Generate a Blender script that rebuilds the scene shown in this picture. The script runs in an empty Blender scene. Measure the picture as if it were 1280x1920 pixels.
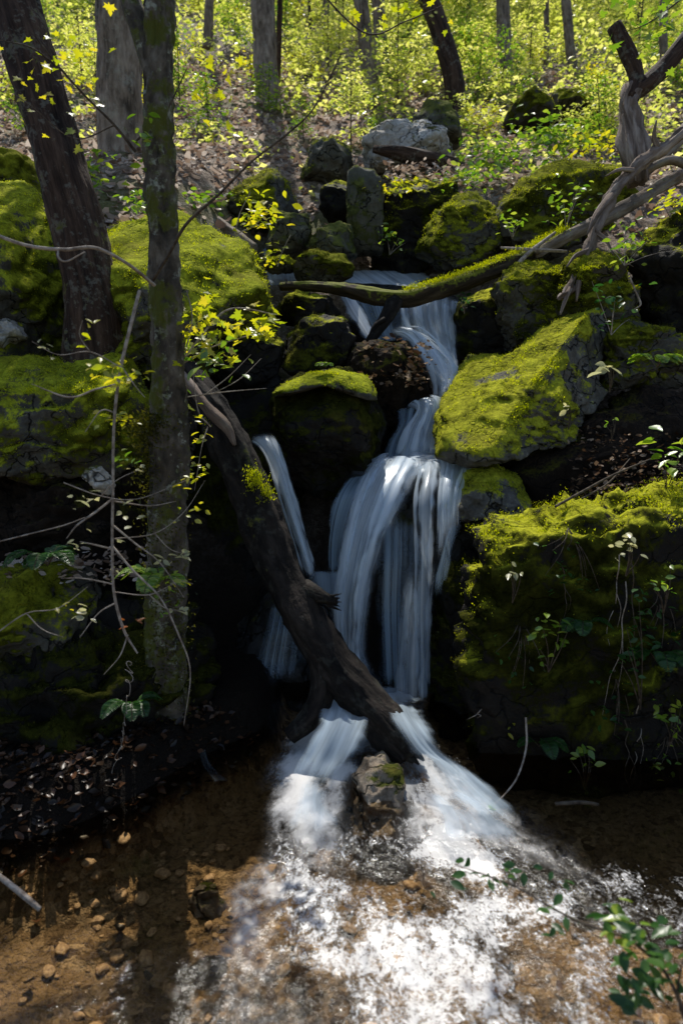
import bpy, bmesh, math, random
import numpy as np
from mathutils import Vector

R = math.radians
random.seed(7)
rng = np.random.default_rng(11)
scene = bpy.context.scene
COL = scene.collection

# ------------------------------------------------------------------ camera
F = 1280.0
PITCH = R(10)
CAMZ = 1.6
cp, sp = math.cos(PITCH), math.sin(PITCH)
cam_d = bpy.data.cameras.new('camera')
cam = bpy.data.objects.new('camera', cam_d)
COL.objects.link(cam)
cam.location = (0, 0, CAMZ)
cam.rotation_euler = (R(90) - PITCH, 0, 0)
cam_d.sensor_fit = 'VERTICAL'
cam_d.sensor_height = 36
cam_d.lens = 24
cam_d.clip_start = 0.05
cam_d.clip_end = 500
cam_d.dof.use_dof = True
cam_d.dof.focus_distance = 3.7
cam_d.dof.aperture_fstop = 2.2
scene.camera = cam


def at(u, v, Y=None, z=None):
    """world point seen at photo pixel (u,v), at distance Y in front, or on the level z"""
    a = (u - 640) / F
    b = (960 - v) / F
    dy = cp + b * sp
    dz = b * cp - sp
    if Y is None:
        t = (z - CAMZ) / dz
    else:
        t = Y / dy
    return np.array((a * t, dy * t, CAMZ + dz * t))


# ------------------------------------------------------------------ numpy noise
_prm = np.random.default_rng(5).permutation(256)
_prm = np.concatenate([_prm, _prm, _prm])
_g = np.random.default_rng(6).normal(size=(256, 3))
_g /= np.linalg.norm(_g, axis=1)[:, None]


def perlin(p):
    pi = np.floor(p).astype(int)
    f = p - pi
    pi &= 255
    w = f * f * f * (f * (f * 6 - 15) + 10)
    out = 0
    for dx in (0, 1):
        for dy in (0, 1):
            for dz in (0, 1):
                h = _prm[_prm[_prm[(pi[:, 0] + dx) & 255] + ((pi[:, 1] + dy) & 255)] + ((pi[:, 2] + dz) & 255)]
                g = _g[h]
                d = (f[:, 0] - dx) * g[:, 0] + (f[:, 1] - dy) * g[:, 1] + (f[:, 2] - dz) * g[:, 2]
                wx = w[:, 0] if dx else 1 - w[:, 0]
                wy = w[:, 1] if dy else 1 - w[:, 1]
                wz = w[:, 2] if dz else 1 - w[:, 2]
                out = out + d * wx * wy * wz
    return out * 1.5


def fbm(p, oct=4, lac=2.1, gain=.5):
    s, a, o = 0, 1.0, np.array(p, float)
    for i in range(oct):
        s = s + a * perlin(o + i * 17.3)
        o = o * lac
        a *= gain
    return s


def sstep(a, b, x):
    t = np.clip((x - a) / (b - a), 0, 1)
    return t * t * (3 - 2 * t)


# ------------------------------------------------------------------ object helpers
def tag(o, label=None, cat=None, group=None, kind=None):
    if label: o['label'] = label
    if cat: o['category'] = cat
    if group: o['group'] = group
    if kind: o['kind'] = kind
    return o


def empty(name, loc, label=None, cat=None, group=None):
    o = bpy.data.objects.new(name, None)
    o.empty_display_size = .05
    o.location = tuple(loc)
    COL.objects.link(o)
    return tag(o, label, cat, group)


def mesh_np(name, verts, faces, mat=None, parent=None, loc=(0, 0, 0), smooth=True, uv=None, attrs=None):
    """faces: (n,k) int array or list of such arrays; verts are in world space, loc becomes the origin"""
    verts = np.asarray(verts, np.float32)
    if not isinstance(faces, list):
        faces = [faces]
    faces = [np.asarray(f, np.int32) for f in faces if len(f)]
    me = bpy.data.meshes.new(name)
    loc = np.asarray(loc, np.float32)
    v = verts - loc
    me.vertices.add(len(v))
    me.vertices.foreach_set('co', v.ravel())
    nl = sum(f.size for f in faces)
    np_ = sum(len(f) for f in faces)
    me.loops.add(nl)
    me.polygons.add(np_)
    li = np.concatenate([f.ravel() for f in faces])
    tot = np.concatenate([np.full(len(f), f.shape[1], np.int32) for f in faces])
    st = np.concatenate([[0], np.cumsum(tot)[:-1]]).astype(np.int32)
    me.loops.foreach_set('vertex_index', li.astype(np.int32))
    me.polygons.foreach_set('loop_start', st)
    me.polygons.foreach_set('loop_total', tot)
    me.polygons.foreach_set('use_smooth', np.full(np_, smooth, bool))
    if uv is not None:
        l = me.uv_layers.new(name='UVMap')
        l.data.foreach_set('uv', np.asarray(uv, np.float32)[li].ravel())
    if attrs:
        for k, a in attrs.items():
            at_ = me.attributes.new(k, 'FLOAT', 'POINT')
            at_.data.foreach_set('value', np.asarray(a, np.float32))
    me.update()
    me.validate()
    if mat: me.materials.append(mat)
    o = bpy.data.objects.new(name, me)
    COL.objects.link(o)
    if parent is not None:
        o.parent = parent
        # the parents here are unrotated and unscaled
        o.location = tuple(loc - np.array(parent.location, np.float32)) if parent.parent is None else (0, 0, 0)
    else:
        o.location = tuple(loc)
    return o


def copy_tree(o, parent=None):
    c = o.copy()
    COL.objects.link(c)
    c.parent = parent
    for ch in list(o.children):
        copy_tree(ch, c)
    return c


# ------------------------------------------------------------------ node helpers
class NT:
    def __init__(s, name):
        s.m = bpy.data.materials.new(name)
        s.m.use_nodes = True
        s.t = s.m.node_tree
        s.t.nodes.clear()

    def n(s, typ, **kw):
        nd = s.t.nodes.new(typ)
        for k, v in kw.items():
            setattr(nd, k, v)
        return nd

    def l(s, a, b):
        s.t.links.new(a, b)

    def val(s, sock, v):
        if hasattr(v, 'node'):
            s.l(v, sock)
        else:
            sock.default_value = v

    def math(s, op, a, b=None, clamp=False):
        nd = s.n('ShaderNodeMath', operation=op, use_clamp=clamp)
        s.val(nd.inputs[0], a)
        if b is not None: s.val(nd.inputs[1], b)
        return nd.outputs[0]

    def noise(s, vec, scale, detail=4, rough=.55, dist=0.0):
        nd = s.n('ShaderNodeTexNoise')
        if vec is not None: s.l(vec, nd.inputs['Vector'])
        nd.inputs['Scale'].default_value = scale
        nd.inputs['Detail'].default_value = detail
        nd.inputs['Roughness'].default_value = rough
        nd.inputs['Distortion'].default_value = dist
        return nd.outputs['Fac']

    def smooth(s, x, a, b, lo=0.0, hi=1.0):
        nd = s.n('ShaderNodeMapRange', interpolation_type='SMOOTHSTEP')
        s.val(nd.inputs[0], x)
        s.val(nd.inputs[1], a)
        s.val(nd.inputs[2], b)
        nd.inputs[3].default_value = lo
        nd.inputs[4].default_value = hi
        return nd.outputs[0]

    def ramp(s, x, stops):
        nd = s.n('ShaderNodeValToRGB')
        s.l(x, nd.inputs[0])
        e = nd.color_ramp.elements
        while len(e) < len(stops): e.new(.5)
        for el, (p, c) in zip(e, stops):
            el.position = p
            el.color = (*c, 1)
        return nd.outputs[0]

    def mix(s, f, a, b):
        nd = s.n('ShaderNodeMix', data_type='RGBA')
        s.val(nd.inputs[0], f)
        s.val(nd.inputs[6], a if hasattr(a, 'node') else (*a, 1))
        s.val(nd.inputs[7], b if hasattr(b, 'node') else (*b, 1))
        return nd.outputs[2]

    def bump(s, h, strength, dist, prev=None):
        nd = s.n('ShaderNodeBump')
        s.l(h, nd.inputs['Height'])
        nd.inputs['Strength'].default_value = strength
        nd.inputs['Distance'].default_value = dist
        if prev is not None: s.l(prev, nd.inputs['Normal'])
        return nd.outputs[0]

    def scaled(s, vec, sc, off=(0, 0, 0)):
        nd = s.n('ShaderNodeMapping')
        s.l(vec, nd.inputs[0])
        nd.inputs['Scale'].default_value = sc
        nd.inputs['Location'].default_value = off
        return nd.outputs[0]

    def objvec(s):
        tc = s.n('ShaderNodeTexCoord')
        oi = s.n('ShaderNodeObjectInfo')
        m = s.math('MULTIPLY', oi.outputs['Random'], 37.0)
        ad = s.n('ShaderNodeVectorMath', operation='ADD')
        s.l(tc.outputs['Object'], ad.inputs[0])
        s.l(m, ad.inputs[1])
        return ad.outputs[0]

    def out(s, surf):
        o = s.n('ShaderNodeOutputMaterial')
        s.l(surf, o.inputs[0])
        return s.m

    def principled(s, col, rough, normal=None, spec=.3):
        b = s.n('ShaderNodeBsdfPrincipled')
        s.val(b.inputs['Base Color'], col if hasattr(col, 'node') else (*col, 1))
        s.val(b.inputs['Roughness'], rough)
        s.val(b.inputs['Specular IOR Level'], spec)
        if normal is not None: s.l(normal, b.inputs['Normal'])
        return b.outputs[0]

    def mixsh(s, f, a, b):
        nd = s.n('ShaderNodeMixShader')
        s.val(nd.inputs[0], f)
        s.l(a, nd.inputs[1])
        s.l(b, nd.inputs[2])
        return nd.outputs[0]


BIAS = {}


def mat_rock(name, bias=.0, dark=(.030, .028, .024), pale=(.13, .125, .105), moss_hi=(.24, .25, .018), moss_lo=(.010, .014, .003),
             rough=.75, litter=0.0, lichen=.25, top=None):
    """stone with a moss coat that prefers upward faces; bias>0 more moss"""
    t = NT(name)
    BIAS[name] = bias
    v = t.objvec()
    n1 = t.noise(v, 2.6, 5, .6)
    n2 = t.noise(v, 11, 5, .6)
    n3 = t.noise(v, 55, 4, .65)
    n4 = t.noise(v, 190, 3, .6)
    geo = t.n('ShaderNodeNewGeometry')
    sep = t.n('ShaderNodeSeparateXYZ')
    t.l(geo.outputs['Normal'], sep.inputs[0])
    up = sep.outputs[2]
    av = t.n('ShaderNodeAttribute', attribute_name='mossy').outputs['Fac']
    m = t.math('ADD', av, t.math('ADD', t.math('MULTIPLY', t.math('SUBTRACT', n2, .5), .55), t.math('MULTIPLY', t.math('SUBTRACT', n3, .5), .75)))
    m = t.math('ADD', m, bias)
    mask = t.smooth(m, -.08, .16)
    stone = t.ramp(t.math('ADD', t.math('MULTIPLY', n2, .6), t.math('MULTIPLY', n3, .4)), [(.32, dark), (.5, tuple((a + b) / 2.2 for a, b in zip(dark, pale))), (.68, pale)])
    stone = t.mix(t.smooth(n1, .35, .7, 0, .4), stone, (pale[0] * .55, pale[1] * .42, pale[2] * .30))
    lich = t.smooth(t.math('ADD', t.math('MULTIPLY', n2, .7), t.math('MULTIPLY', n3, .3)), .60, .64, 0, lichen)
    stone = t.mix(lich, stone, (.34, .35, .30))
    mv = t.math('ADD', t.math('MULTIPLY', n2, .45), t.math('ADD', t.math('MULTIPLY', n3, .35), t.math('MULTIPLY', n1, .2)))
    mc = t.ramp(mv, [(.34, moss_lo), (.47, tuple(a * .45 + b * .55 for a, b in zip(moss_hi, moss_lo))), (.62, moss_hi)])
    mc = t.mix(t.smooth(n1, .52, .72, 0, .55), mc, (.11, .085, .02))
    mc = t.mix(t.smooth(t.math('ADD', up, t.math('MULTIPLY', t.math('SUBTRACT', n2, .5), .8)), -.05, .50, .72, 0.0), mc, tuple(c * .6 for c in moss_lo))  # dry tops bright; shading by normal painted into the darker moss sides
    vo = t.n('ShaderNodeTexVoronoi', feature='DISTANCE_TO_EDGE'); vo.inputs['Scale'].default_value = 3.1
    wv = t.n('ShaderNodeVectorMath', operation='ADD')
    nz = t.n('ShaderNodeTexNoise'); nz.inputs['Scale'].default_value = 3.5; nz.inputs['Detail'].default_value = 4; t.l(v, nz.inputs['Vector'])
    sc_ = t.n('ShaderNodeVectorMath', operation='SCALE'); sc_.inputs['Scale'].default_value = .55
    t.l(nz.outputs['Color'], sc_.inputs[0]); t.l(v, wv.inputs[0]); t.l(sc_.outputs[0], wv.inputs[1])
    t.l(t.scaled(wv.outputs[0], (1, 1, 1.9)), vo.inputs['Vector'])
    crack = t.smooth(vo.outputs['Distance'], 0, .035)
    stone = t.mix(crack, tuple(c * .3 for c in dark), stone)
    if top:  # upward moss painted brighter so it looks sunlit
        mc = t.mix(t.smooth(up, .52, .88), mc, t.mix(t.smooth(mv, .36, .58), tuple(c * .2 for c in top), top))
    col = t.mix(mask, stone, mc)
    if litter:
        lit = t.smooth(t.math('ADD', t.math('MULTIPLY', n3, .8), t.math('MULTIPLY', up, .25)), .55, .66, 0, litter)
        col = t.mix(lit, col, (.055, .032, .018))
    h = t.math('ADD', t.math('MULTIPLY', n3, .6), t.math('MULTIPLY', n4, .4))
    nb = t.bump(h, .55, .02)
    nb = t.bump(n2, .4, .05, nb)
    nb = t.bump(crack, .6, .03, nb)
    rg = t.math('ADD', rough, t.math('MULTIPLY', mask, .95 - rough))
    spc = t.math('SUBTRACT', .35 if rough < .5 else .2, t.math('MULTIPLY', mask, .18))
    return t.out(t.principled(col, rg, nb, spc))


def mat_leaf(name, a, b, c, trans=.5, gloss=.06):
    t = NT(name)
    g = t.n('ShaderNodeNewGeometry')
    oi = t.n('ShaderNodeObjectInfo')
    r = t.math('FRACT', t.math('ADD', g.outputs['Random Per Island'], oi.outputs['Random']))
    col = t.ramp(r, [(0, a), (.55, b), (1, c)])
    d = t.n('ShaderNodeBsdfDiffuse'); t.l(col, d.inputs[0])
    tr = t.n('ShaderNodeBsdfTranslucent')
    hs = t.n('ShaderNodeHueSaturation')
    hs.inputs['Value'].default_value = 1.5
    hs.inputs['Saturation'].default_value = 1.08
    t.l(col, hs.inputs['Color'])
    t.l(hs.outputs[0], tr.inputs[0])
    gl = t.n('ShaderNodeBsdfGlossy'); gl.inputs['Roughness'].default_value = .35
    s = t.mixsh(trans, d.outputs[0], tr.outputs[0])
    s = t.mixsh(gloss, s, gl.outputs[0])
    return t.out(s)


def mat_bark(name, dark, mid, pale, moss=.3, vs=(14, 2.2), mosscol=(.10, .10, .015), lich=.3, upm=0.0):
    t = NT(name)
    uv = t.n('ShaderNodeUVMap').outputs[0]
    v = t.scaled(uv, (vs[0], vs[1], 1))
    v2 = t.scaled(uv, (vs[0] * 3, vs[1] * 3.2, 1))
    ov = t.objvec()
    n1 = t.noise(v, 1.0, 5, .65, .4)
    n2 = t.noise(v2, 1.0, 4, .6)
    n3 = t.noise(ov, 5, 4, .6)
    n4 = t.noise(ov, 38, 3, .6)
    x = t.math('ADD', t.math('MULTIPLY', n1, .65), t.math('MULTIPLY', n2, .35))
    col = t.ramp(x, [(.36, dark), (.5, mid), (.68, pale)])
    n5 = t.noise(ov, 13, 4, .7)
    lk = t.smooth(t.math('ADD', t.math('MULTIPLY', n3, .35), t.math('ADD', t.math('MULTIPLY', n5, .4), t.math('MULTIPLY', n4, .25))), .52, .58, 0, lich)
    col = t.mix(lk, col, (.36, .37, .30))
    if moss:
        gz = t.n('ShaderNodeSeparateXYZ'); t.l(t.n('ShaderNodeNewGeometry').outputs['Normal'], gz.inputs[0])
        mm = t.math('ADD', t.math('ADD', t.math('MULTIPLY', n3, .7), t.math('MULTIPLY', n4, .3)), t.math('MULTIPLY', gz.outputs[2], upm))
        mm = t.smooth(mm, .62 - moss * .3, .72 - moss * .3)
        col = t.mix(mm, col, mosscol)
    nb = t.bump(x, .9, .025)
    nb = t.bump(n4, .35, .01, nb)
    return t.out(t.principled(col, .85, nb, .2))


def mat_water_sheet(name, fx=26, fv=.55, lo=.38, hi=.66, col=(.80, .87, .93), amin=0.0, soft=False):
    t = NT(name)
    uv = t.n('ShaderNodeUVMap').outputs[0]
    oi = t.n('ShaderNodeObjectInfo')
    off = t.math('MULTIPLY', oi.outputs['Random'], 91.0)
    ad = t.n('ShaderNodeVectorMath', operation='ADD')
    t.l(uv, ad.inputs[0]); t.l(off, ad.inputs[1])
    v1 = t.scaled(ad.outputs[0], (fx, fv, 1))
    v2 = t.scaled(ad.outputs[0], (fx * 3.3, fv * 1.3, 1))
    v3 = t.scaled(ad.outputs[0], (fx * .3, fv * .9, 1))
    n1 = t.noise(v1, 1.0, 3, .5, .25 if soft else .1)
    n2 = t.noise(v2, 1.0, 3, .55)
    n3 = t.noise(v3, 1.0, 2, .5)
    s = t.math('ADD', t.math('MULTIPLY', n1, .34), t.math('ADD', t.math('MULTIPLY', n2, .18), t.math('MULTIPLY', n3, .48)))
    at_ = t.n('ShaderNodeAttribute', attribute_name='fade').outputs['Fac']
    # the fade thins the streaks away instead of dimming the whole sheet
    s2 = t.math('ADD', s, t.math('MULTIPLY', t.math('SUBTRACT', at_, 1.0), .34))
    al = t.smooth(s2, lo, hi, amin, .93 if soft else .97)
    al = t.math('MULTIPLY', al, t.smooth(at_, 0.0, .8 if soft else .45))
    tint = t.mix(t.smooth(t.math('ADD', t.math('MULTIPLY', n2, .5), t.math('MULTIPLY', n1, .5)), .38, .62), tuple(c * (.95 if soft else k) for c, k in zip(col, (.74, .80, .87))), col)  # white streak highlights painted in by tinting the rest darker
    nb = t.bump(t.math('ADD', n1, t.math('MULTIPLY', n2, .5)), .10 if soft else .18, .012)
    d = t.n('ShaderNodeBsdfDiffuse'); t.l(tint, d.inputs[0]); t.l(nb, d.inputs['Normal'])
    tr = t.n('ShaderNodeBsdfTranslucent'); t.l(tint, tr.inputs[0])
    gl = t.n('ShaderNodeBsdfGlossy'); gl.inputs['Roughness'].default_value = .28
    gl.inputs['Color'].default_value = (.9, .95, 1, 1)
    t.l(nb, gl.inputs['Normal'])
    b = t.mixsh(.45, d.outputs[0], tr.outputs[0])
    if not soft: b = t.mixsh(.08, b, gl.outputs[0])
    tp = t.n('ShaderNodeBsdfTransparent')
    return t.out(t.mixsh(al, tp.outputs[0], b))


def mat_pool():
    t = NT('stream_water')
    tc = t.n('ShaderNodeTexCoord').outputs['Object']
    uv = t.n('ShaderNodeUVMap').outputs[0]       # flow-aligned: x across the current, y along it
    f1 = t.noise(t.scaled(uv, (48, 27, 1)), 1.0, 5, .65, .7)
    f2 = t.noise(t.scaled(uv, (11, 7.5, 1)), 1.0, 4, .6, .5)
    f3 = t.noise(t.scaled(uv, (150, 95, 1)), 1.0, 3, .6, .3)
    foam_glint_a = t.n('ShaderNodeAttribute', attribute_name='foam').outputs['Fac']
    chop = t.n('ShaderNodeAttribute', attribute_name='chop').outputs['Fac']
    x = t.math('ADD', t.math('MULTIPLY', f1, .44), t.math('ADD', t.math('MULTIPLY', f2, .28), t.math('MULTIPLY', f3, .28)))
    xx = t.math('ADD', x, t.math('MULTIPLY', t.math('SUBTRACT', foam_glint_a, .5), .42))
    foam = t.smooth(xx, .48, .64, 0, .78)  # white flecks serve as foam and as painted sun glitter
    mist = t.n('ShaderNodeAttribute', attribute_name='mist').outputs['Fac']
    mm = t.math('ADD', mist, t.math('MULTIPLY', t.math('SUBTRACT', t.math('ADD', t.math('MULTIPLY', f2, .65), t.math('MULTIPLY', f1, .35)), .5), t.math('MULTIPLY', 1.5, t.smooth(mist, 0, .35))))
    mm = t.smooth(mm, .06, .85, 0, .93)
    foam = t.math('MAXIMUM', foam, mm)
    h = t.math('ADD', t.math('MULTIPLY', f1, .6), t.math('ADD', t.math('MULTIPLY', f2, .8), t.math('MULTIPLY', f3, .22)))
    h = t.math('MULTIPLY', h, chop)
    nb = t.bump(h, 1.0, .035)
    fr = t.n('ShaderNodeFresnel'); fr.inputs['IOR'].default_value = 1.33
    t.l(nb, fr.inputs['Normal'])
    gl = t.n('ShaderNodeBsdfGlossy'); t.l(t.smooth(chop, .05, .22, .05, .15), gl.inputs['Roughness'])
    t.l(nb, gl.inputs['Normal'])
    tp = t.n('ShaderNodeBsdfTransparent'); tp.inputs[0].default_value = (.88, .81, .68, 1)
    base = t.mixsh(fr.outputs[0], tp.outputs[0], gl.outputs[0])
    d = t.n('ShaderNodeBsdfDiffuse'); d.inputs[0].default_value = (.74, .725, .71, 1)
    t.l(nb, d.inputs['Normal'])
    fo = t.mixsh(.12, d.outputs[0], gl.outputs[0])
    return t.out(t.mixsh(foam, base, fo))


def mat_ground():
    t = NT('forest_floor')
    tc = t.n('ShaderNodeTexCoord').outputs['Object']
    n1 = t.noise(tc, .9, 4)
    n2 = t.noise(tc, 9, 5, .65)
    n3 = t.noise(tc, 40, 4, .65)
    c = t.ramp(t.math('ADD', t.math('MULTIPLY', n2, .5), t.math('MULTIPLY', n3, .5)), [(.35, (.06, .04, .026)), (.5, (.22, .165, .12)), (.64, (.48, .41, .35))])
    c = t.mix(t.smooth(n1, .48, .68, 0, .7), c, (.11, .13, .025))
    # the sandy bed of the stream, below the water line
    vo = t.n('ShaderNodeTexVoronoi'); vo.inputs['Scale'].default_value = 24
    wv = t.n('ShaderNodeVectorMath', operation='ADD')
    nn = t.n('ShaderNodeTexNoise'); nn.inputs['Scale'].default_value = 9; t.l(tc, nn.inputs['Vector'])
    sc = t.n('ShaderNodeVectorMath', operation='SCALE'); sc.inputs['Scale'].default_value = .12
    t.l(nn.outputs['Color'], sc.inputs[0]); t.l(tc, wv.inputs[0]); t.l(sc.outputs[0], wv.inputs[1])
    t.l(wv.outputs[0], vo.inputs['Vector'])
    b = t.ramp(vo.outputs['Color'], [(.1, (.065, .04, .022)), (.5, (.24, .158, .082)), (.9, (.46, .33, .19))])
    b = t.mix(t.smooth(t.noise(tc, 3, 4), .4, .62, 0, .8), b, (.26, .172, .084))
    b = t.mix(t.smooth(n3, .48, .66, 0, .7), b, (.06, .036, .019))
    z = t.n('ShaderNodeSeparateXYZ'); t.l(tc, z.inputs[0])
    zz = t.math('ADD', z.outputs[2], t.math('MULTIPLY', t.math('SUBTRACT', n2, .5), .12))
    k = t.smooth(zz, -.12, -.04)
    mud = t.mix(t.smooth(zz, .2, 2.6), (.012, .008, .005), c)
    col = t.mix(k, b, mud)
    nb = t.bump(n3, .9, .04)
    nb = t.bump(n2, .6, .10, nb)
    nb = t.bump(t.math('MULTIPLY', vo.outputs['Distance'], t.math('SUBTRACT', -1.0, t.math('MULTIPLY', k, -1.0))), .6, .02, nb)
    return t.out(t.principled(col, .88, nb, .15))


def mat_plain(name, a, b, scale=30, rough=.8, spec=.2):
    t = NT(name)
    v = t.objvec()
    n = t.noise(v, scale, 4)
    c = t.ramp(n, [(.35, a), (.65, b)])
    return t.out(t.principled(c, rough, t.bump(n, .5, .01), spec))


M = {}
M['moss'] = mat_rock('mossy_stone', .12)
M['moss_full'] = mat_rock('thick_moss', .13, moss_hi=(.43, .46, .032), moss_lo=(.025, .036, .005))  # moss tone raised for the sunlit boulders
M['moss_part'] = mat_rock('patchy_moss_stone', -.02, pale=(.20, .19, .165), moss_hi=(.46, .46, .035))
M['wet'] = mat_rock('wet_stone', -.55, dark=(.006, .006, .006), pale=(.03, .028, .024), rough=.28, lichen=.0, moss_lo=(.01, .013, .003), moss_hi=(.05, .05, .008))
M['shade'] = mat_rock('shade_darkened_stone', -.06, dark=(.004, .0035, .003), pale=(.022, .018, .014), moss_hi=(.085, .088, .010), moss_lo=(.005, .006, .0018), top=(.42, .42, .03), lichen=.02)  # shaded copy of the mossy stone, shade put into its dark colours
M['dark'] = mat_rock('deep_shade_stone', -.12, dark=(.004, .0035, .003), pale=(.022, .018, .014), moss_hi=(.05, .052, .007), moss_lo=(.004, .005, .0015), lichen=.02)  # near-black copy for deep shade, the darkness painted into the stone
M['brown'] = mat_rock('earthy_stone', -.3, rough=.95, dark=(.004, .003, .002), pale=(.026, .017, .011), litter=.35, lichen=.03, moss_hi=(.08, .075, .012))  # brown stone darkened further for the shade of ledges and recesses
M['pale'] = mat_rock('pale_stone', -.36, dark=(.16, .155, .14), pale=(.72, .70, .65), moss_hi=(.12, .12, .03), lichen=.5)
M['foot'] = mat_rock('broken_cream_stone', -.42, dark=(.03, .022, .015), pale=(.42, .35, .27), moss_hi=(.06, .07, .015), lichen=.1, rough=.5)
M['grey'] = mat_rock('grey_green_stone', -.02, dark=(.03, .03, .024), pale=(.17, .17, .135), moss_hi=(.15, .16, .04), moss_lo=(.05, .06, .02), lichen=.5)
M['pebble'] = mat_plain('pebble', (.22, .135, .07), (.52, .36, .20), 2.5, .6, .3)
M['fuzz'] = mat_leaf('moss_fronds', (.24, .28, .017), (.40, .43, .025), (.52, .51, .038), .6, .02)
M['fuzz_dark'] = mat_leaf('shade_dimmed_moss', (.035, .04, .006), (.07, .07, .010), (.11, .10, .014), .45, .02)  # moss fronds again, painted darker for rocks in shade
M['bark_dark'] = mat_bark('dark_furrowed_bark', (.010, .006, .004), (.045, .026, .017), (.12, .075, .05), .10, (16, 2.0), lich=.2)
M['bark_grey'] = mat_bark('grey_lichen_bark', (.017, .014, .010), (.075, .061, .045), (.21, .18, .14), .42, (10, 5), mosscol=(.075, .08, .012), lich=.85)
M['bark_far'] = mat_bark('grey_brown_bark', (.05, .038, .027), (.20, .155, .118), (.42, .35, .28), .05, (9, 2.2), lich=.3)  # bark paled to suggest haze on the far trunks
M['bark_wet'] = mat_bark('wet_rotten_wood', (.003, .0022, .0018), (.012, .009, .007), (.045, .034, .027), .06, (12, 3.4), lich=.05)
M['bark_moss'] = mat_bark('mossy_log_bark', (.006, .0045, .003), (.03, .021, .012), (.085, .062, .036), .35, (14, 2), mosscol=(.15, .16, .016), lich=0, upm=.16)
M['bark_pale'] = mat_bark('weathered_dead_wood', (.045, .03, .02), (.18, .13, .10), (.50, .42, .36), .0, (12, 1.4), lich=.1)
M['twig'] = mat_plain('pale_twig', (.17, .13, .10), (.42, .36, .30), 40)
M['twig_dark'] = mat_plain('dark_twig', (.035, .025, .018), (.11, .085, .06), 40)
M['leaf_far'] = mat_leaf('sunlit_spring_leaf', (.32, .38, .06), (.52, .55, .11), (.74, .69, .24), .64)
M['leaf_haze'] = mat_leaf('haze_tinted_leaf', (.46, .50, .16), (.62, .64, .26), (.80, .78, .42), .6)  # distance haze put into a paler leaf colour
M['leaf_mid'] = mat_leaf('fresh_green_leaf', (.08, .18, .02), (.20, .32, .035), (.36, .42, .06), .52)
M['leaf_yellow'] = mat_leaf('yellow_green_leaf', (.28, .34, .03), (.46, .46, .04), (.60, .50, .06), .6)
M['leaf_deep'] = mat_leaf('deep_green_leaf', (.018, .06, .012), (.035, .10, .02), (.07, .15, .03), .45, .035)
M['leaf_pale'] = mat_leaf('pale_new_leaf', (.30, .30, .16), (.42, .42, .22), (.50, .46, .22), .5)
M['leaf_dead'] = mat_leaf('dead_leaf', (.14, .085, .055), (.36, .27, .21), (.64, .56, .49), .3, .02)
M['leaf_brown'] = mat_leaf('brown_leaf', (.03, .016, .009), (.12, .07, .04), (.36, .27, .19), .2, .01)
M['leaf_bank'] = mat_leaf('sodden_leaf', (.010, .006, .004), (.035, .02, .011), (.11, .05, .024), .1, .03)
M['leaf_red'] = mat_leaf('rust_leaf', (.16, .045, .015), (.30, .10, .03), (.22, .09, .04), .35, .05)
M['fall'] = mat_water_sheet('falling_water', 24, .38, .27, .62, col=(.86, .94, 1.0), amin=.03)  # slight blue tint adds the cool skylight of the shade
M['fall_thin'] = mat_water_sheet('thin_falling_water', 30, .45, .34, .78, col=(.62, .82, 1.0))  # blue of skylit shade tinted into the thin veils
M['fall_white'] = mat_water_sheet('white_falling_water', 30, .6, .18, .55, col=(.86, .93, .98), amin=.2)
M['flow'] = mat_water_sheet('rushing_water', 10, 1.5, .29, .70, col=(.72, .87, 1.0), soft=True)  # blue of shaded water put into its own colour
M['pool'] = mat_pool()
M['ground'] = mat_ground()

# ------------------------------------------------------------------ rocks
_ico = {}


def ico(sub):
    if sub not in _ico:
        bm = bmesh.new()
        bmesh.ops.create_icosphere(bm, subdivisions=sub, radius=1)
        bm.verts.ensure_lookup_table()
        v = np.array([x.co[:] for x in bm.verts])
        f = np.array([[q.index for q in p.verts] for p in bm.faces])
        bm.free()
        _ico[sub] = (v, f)
    return _ico[sub]


def polar_radius(px, pz, cx, cz, n=360, sm=5):
    th = np.linspace(-np.pi, np.pi, n, endpoint=False)
    r = np.zeros(n)
    k = len(px)
    for i in range(k):
        ax, az = px[i] - cx, pz[i] - cz
        bx, bz = px[(i + 1) % k] - cx, pz[(i + 1) % k] - cz
        ex, ez = bx - ax, bz - az
        dx, dz = np.cos(th), np.sin(th)
        den = dx * ez - dz * ex
        den = np.where(abs(den) < 1e-9, 1e-9, den)
        tt = (ax * ez - az * ex) / den
        ss = (ax * dz - az * dx) / den
        ok = (tt > 0) & (ss >= -1e-6) & (ss <= 1 + 1e-6)
        r = np.where(ok & (tt > r), tt, r)
    z = r < 1e-6
    if z.any(): r[z] = r[~z].mean()
    ker = np.exp(-.5 * (np.arange(-12, 13) / max(sm, .1)) ** 2); ker /= ker.sum()
    rr = np.convolve(np.concatenate([r[-12:], r, r[:12]]), ker, 'same')[12:-12]
    return th, rr


ROCKS = {}


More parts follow.
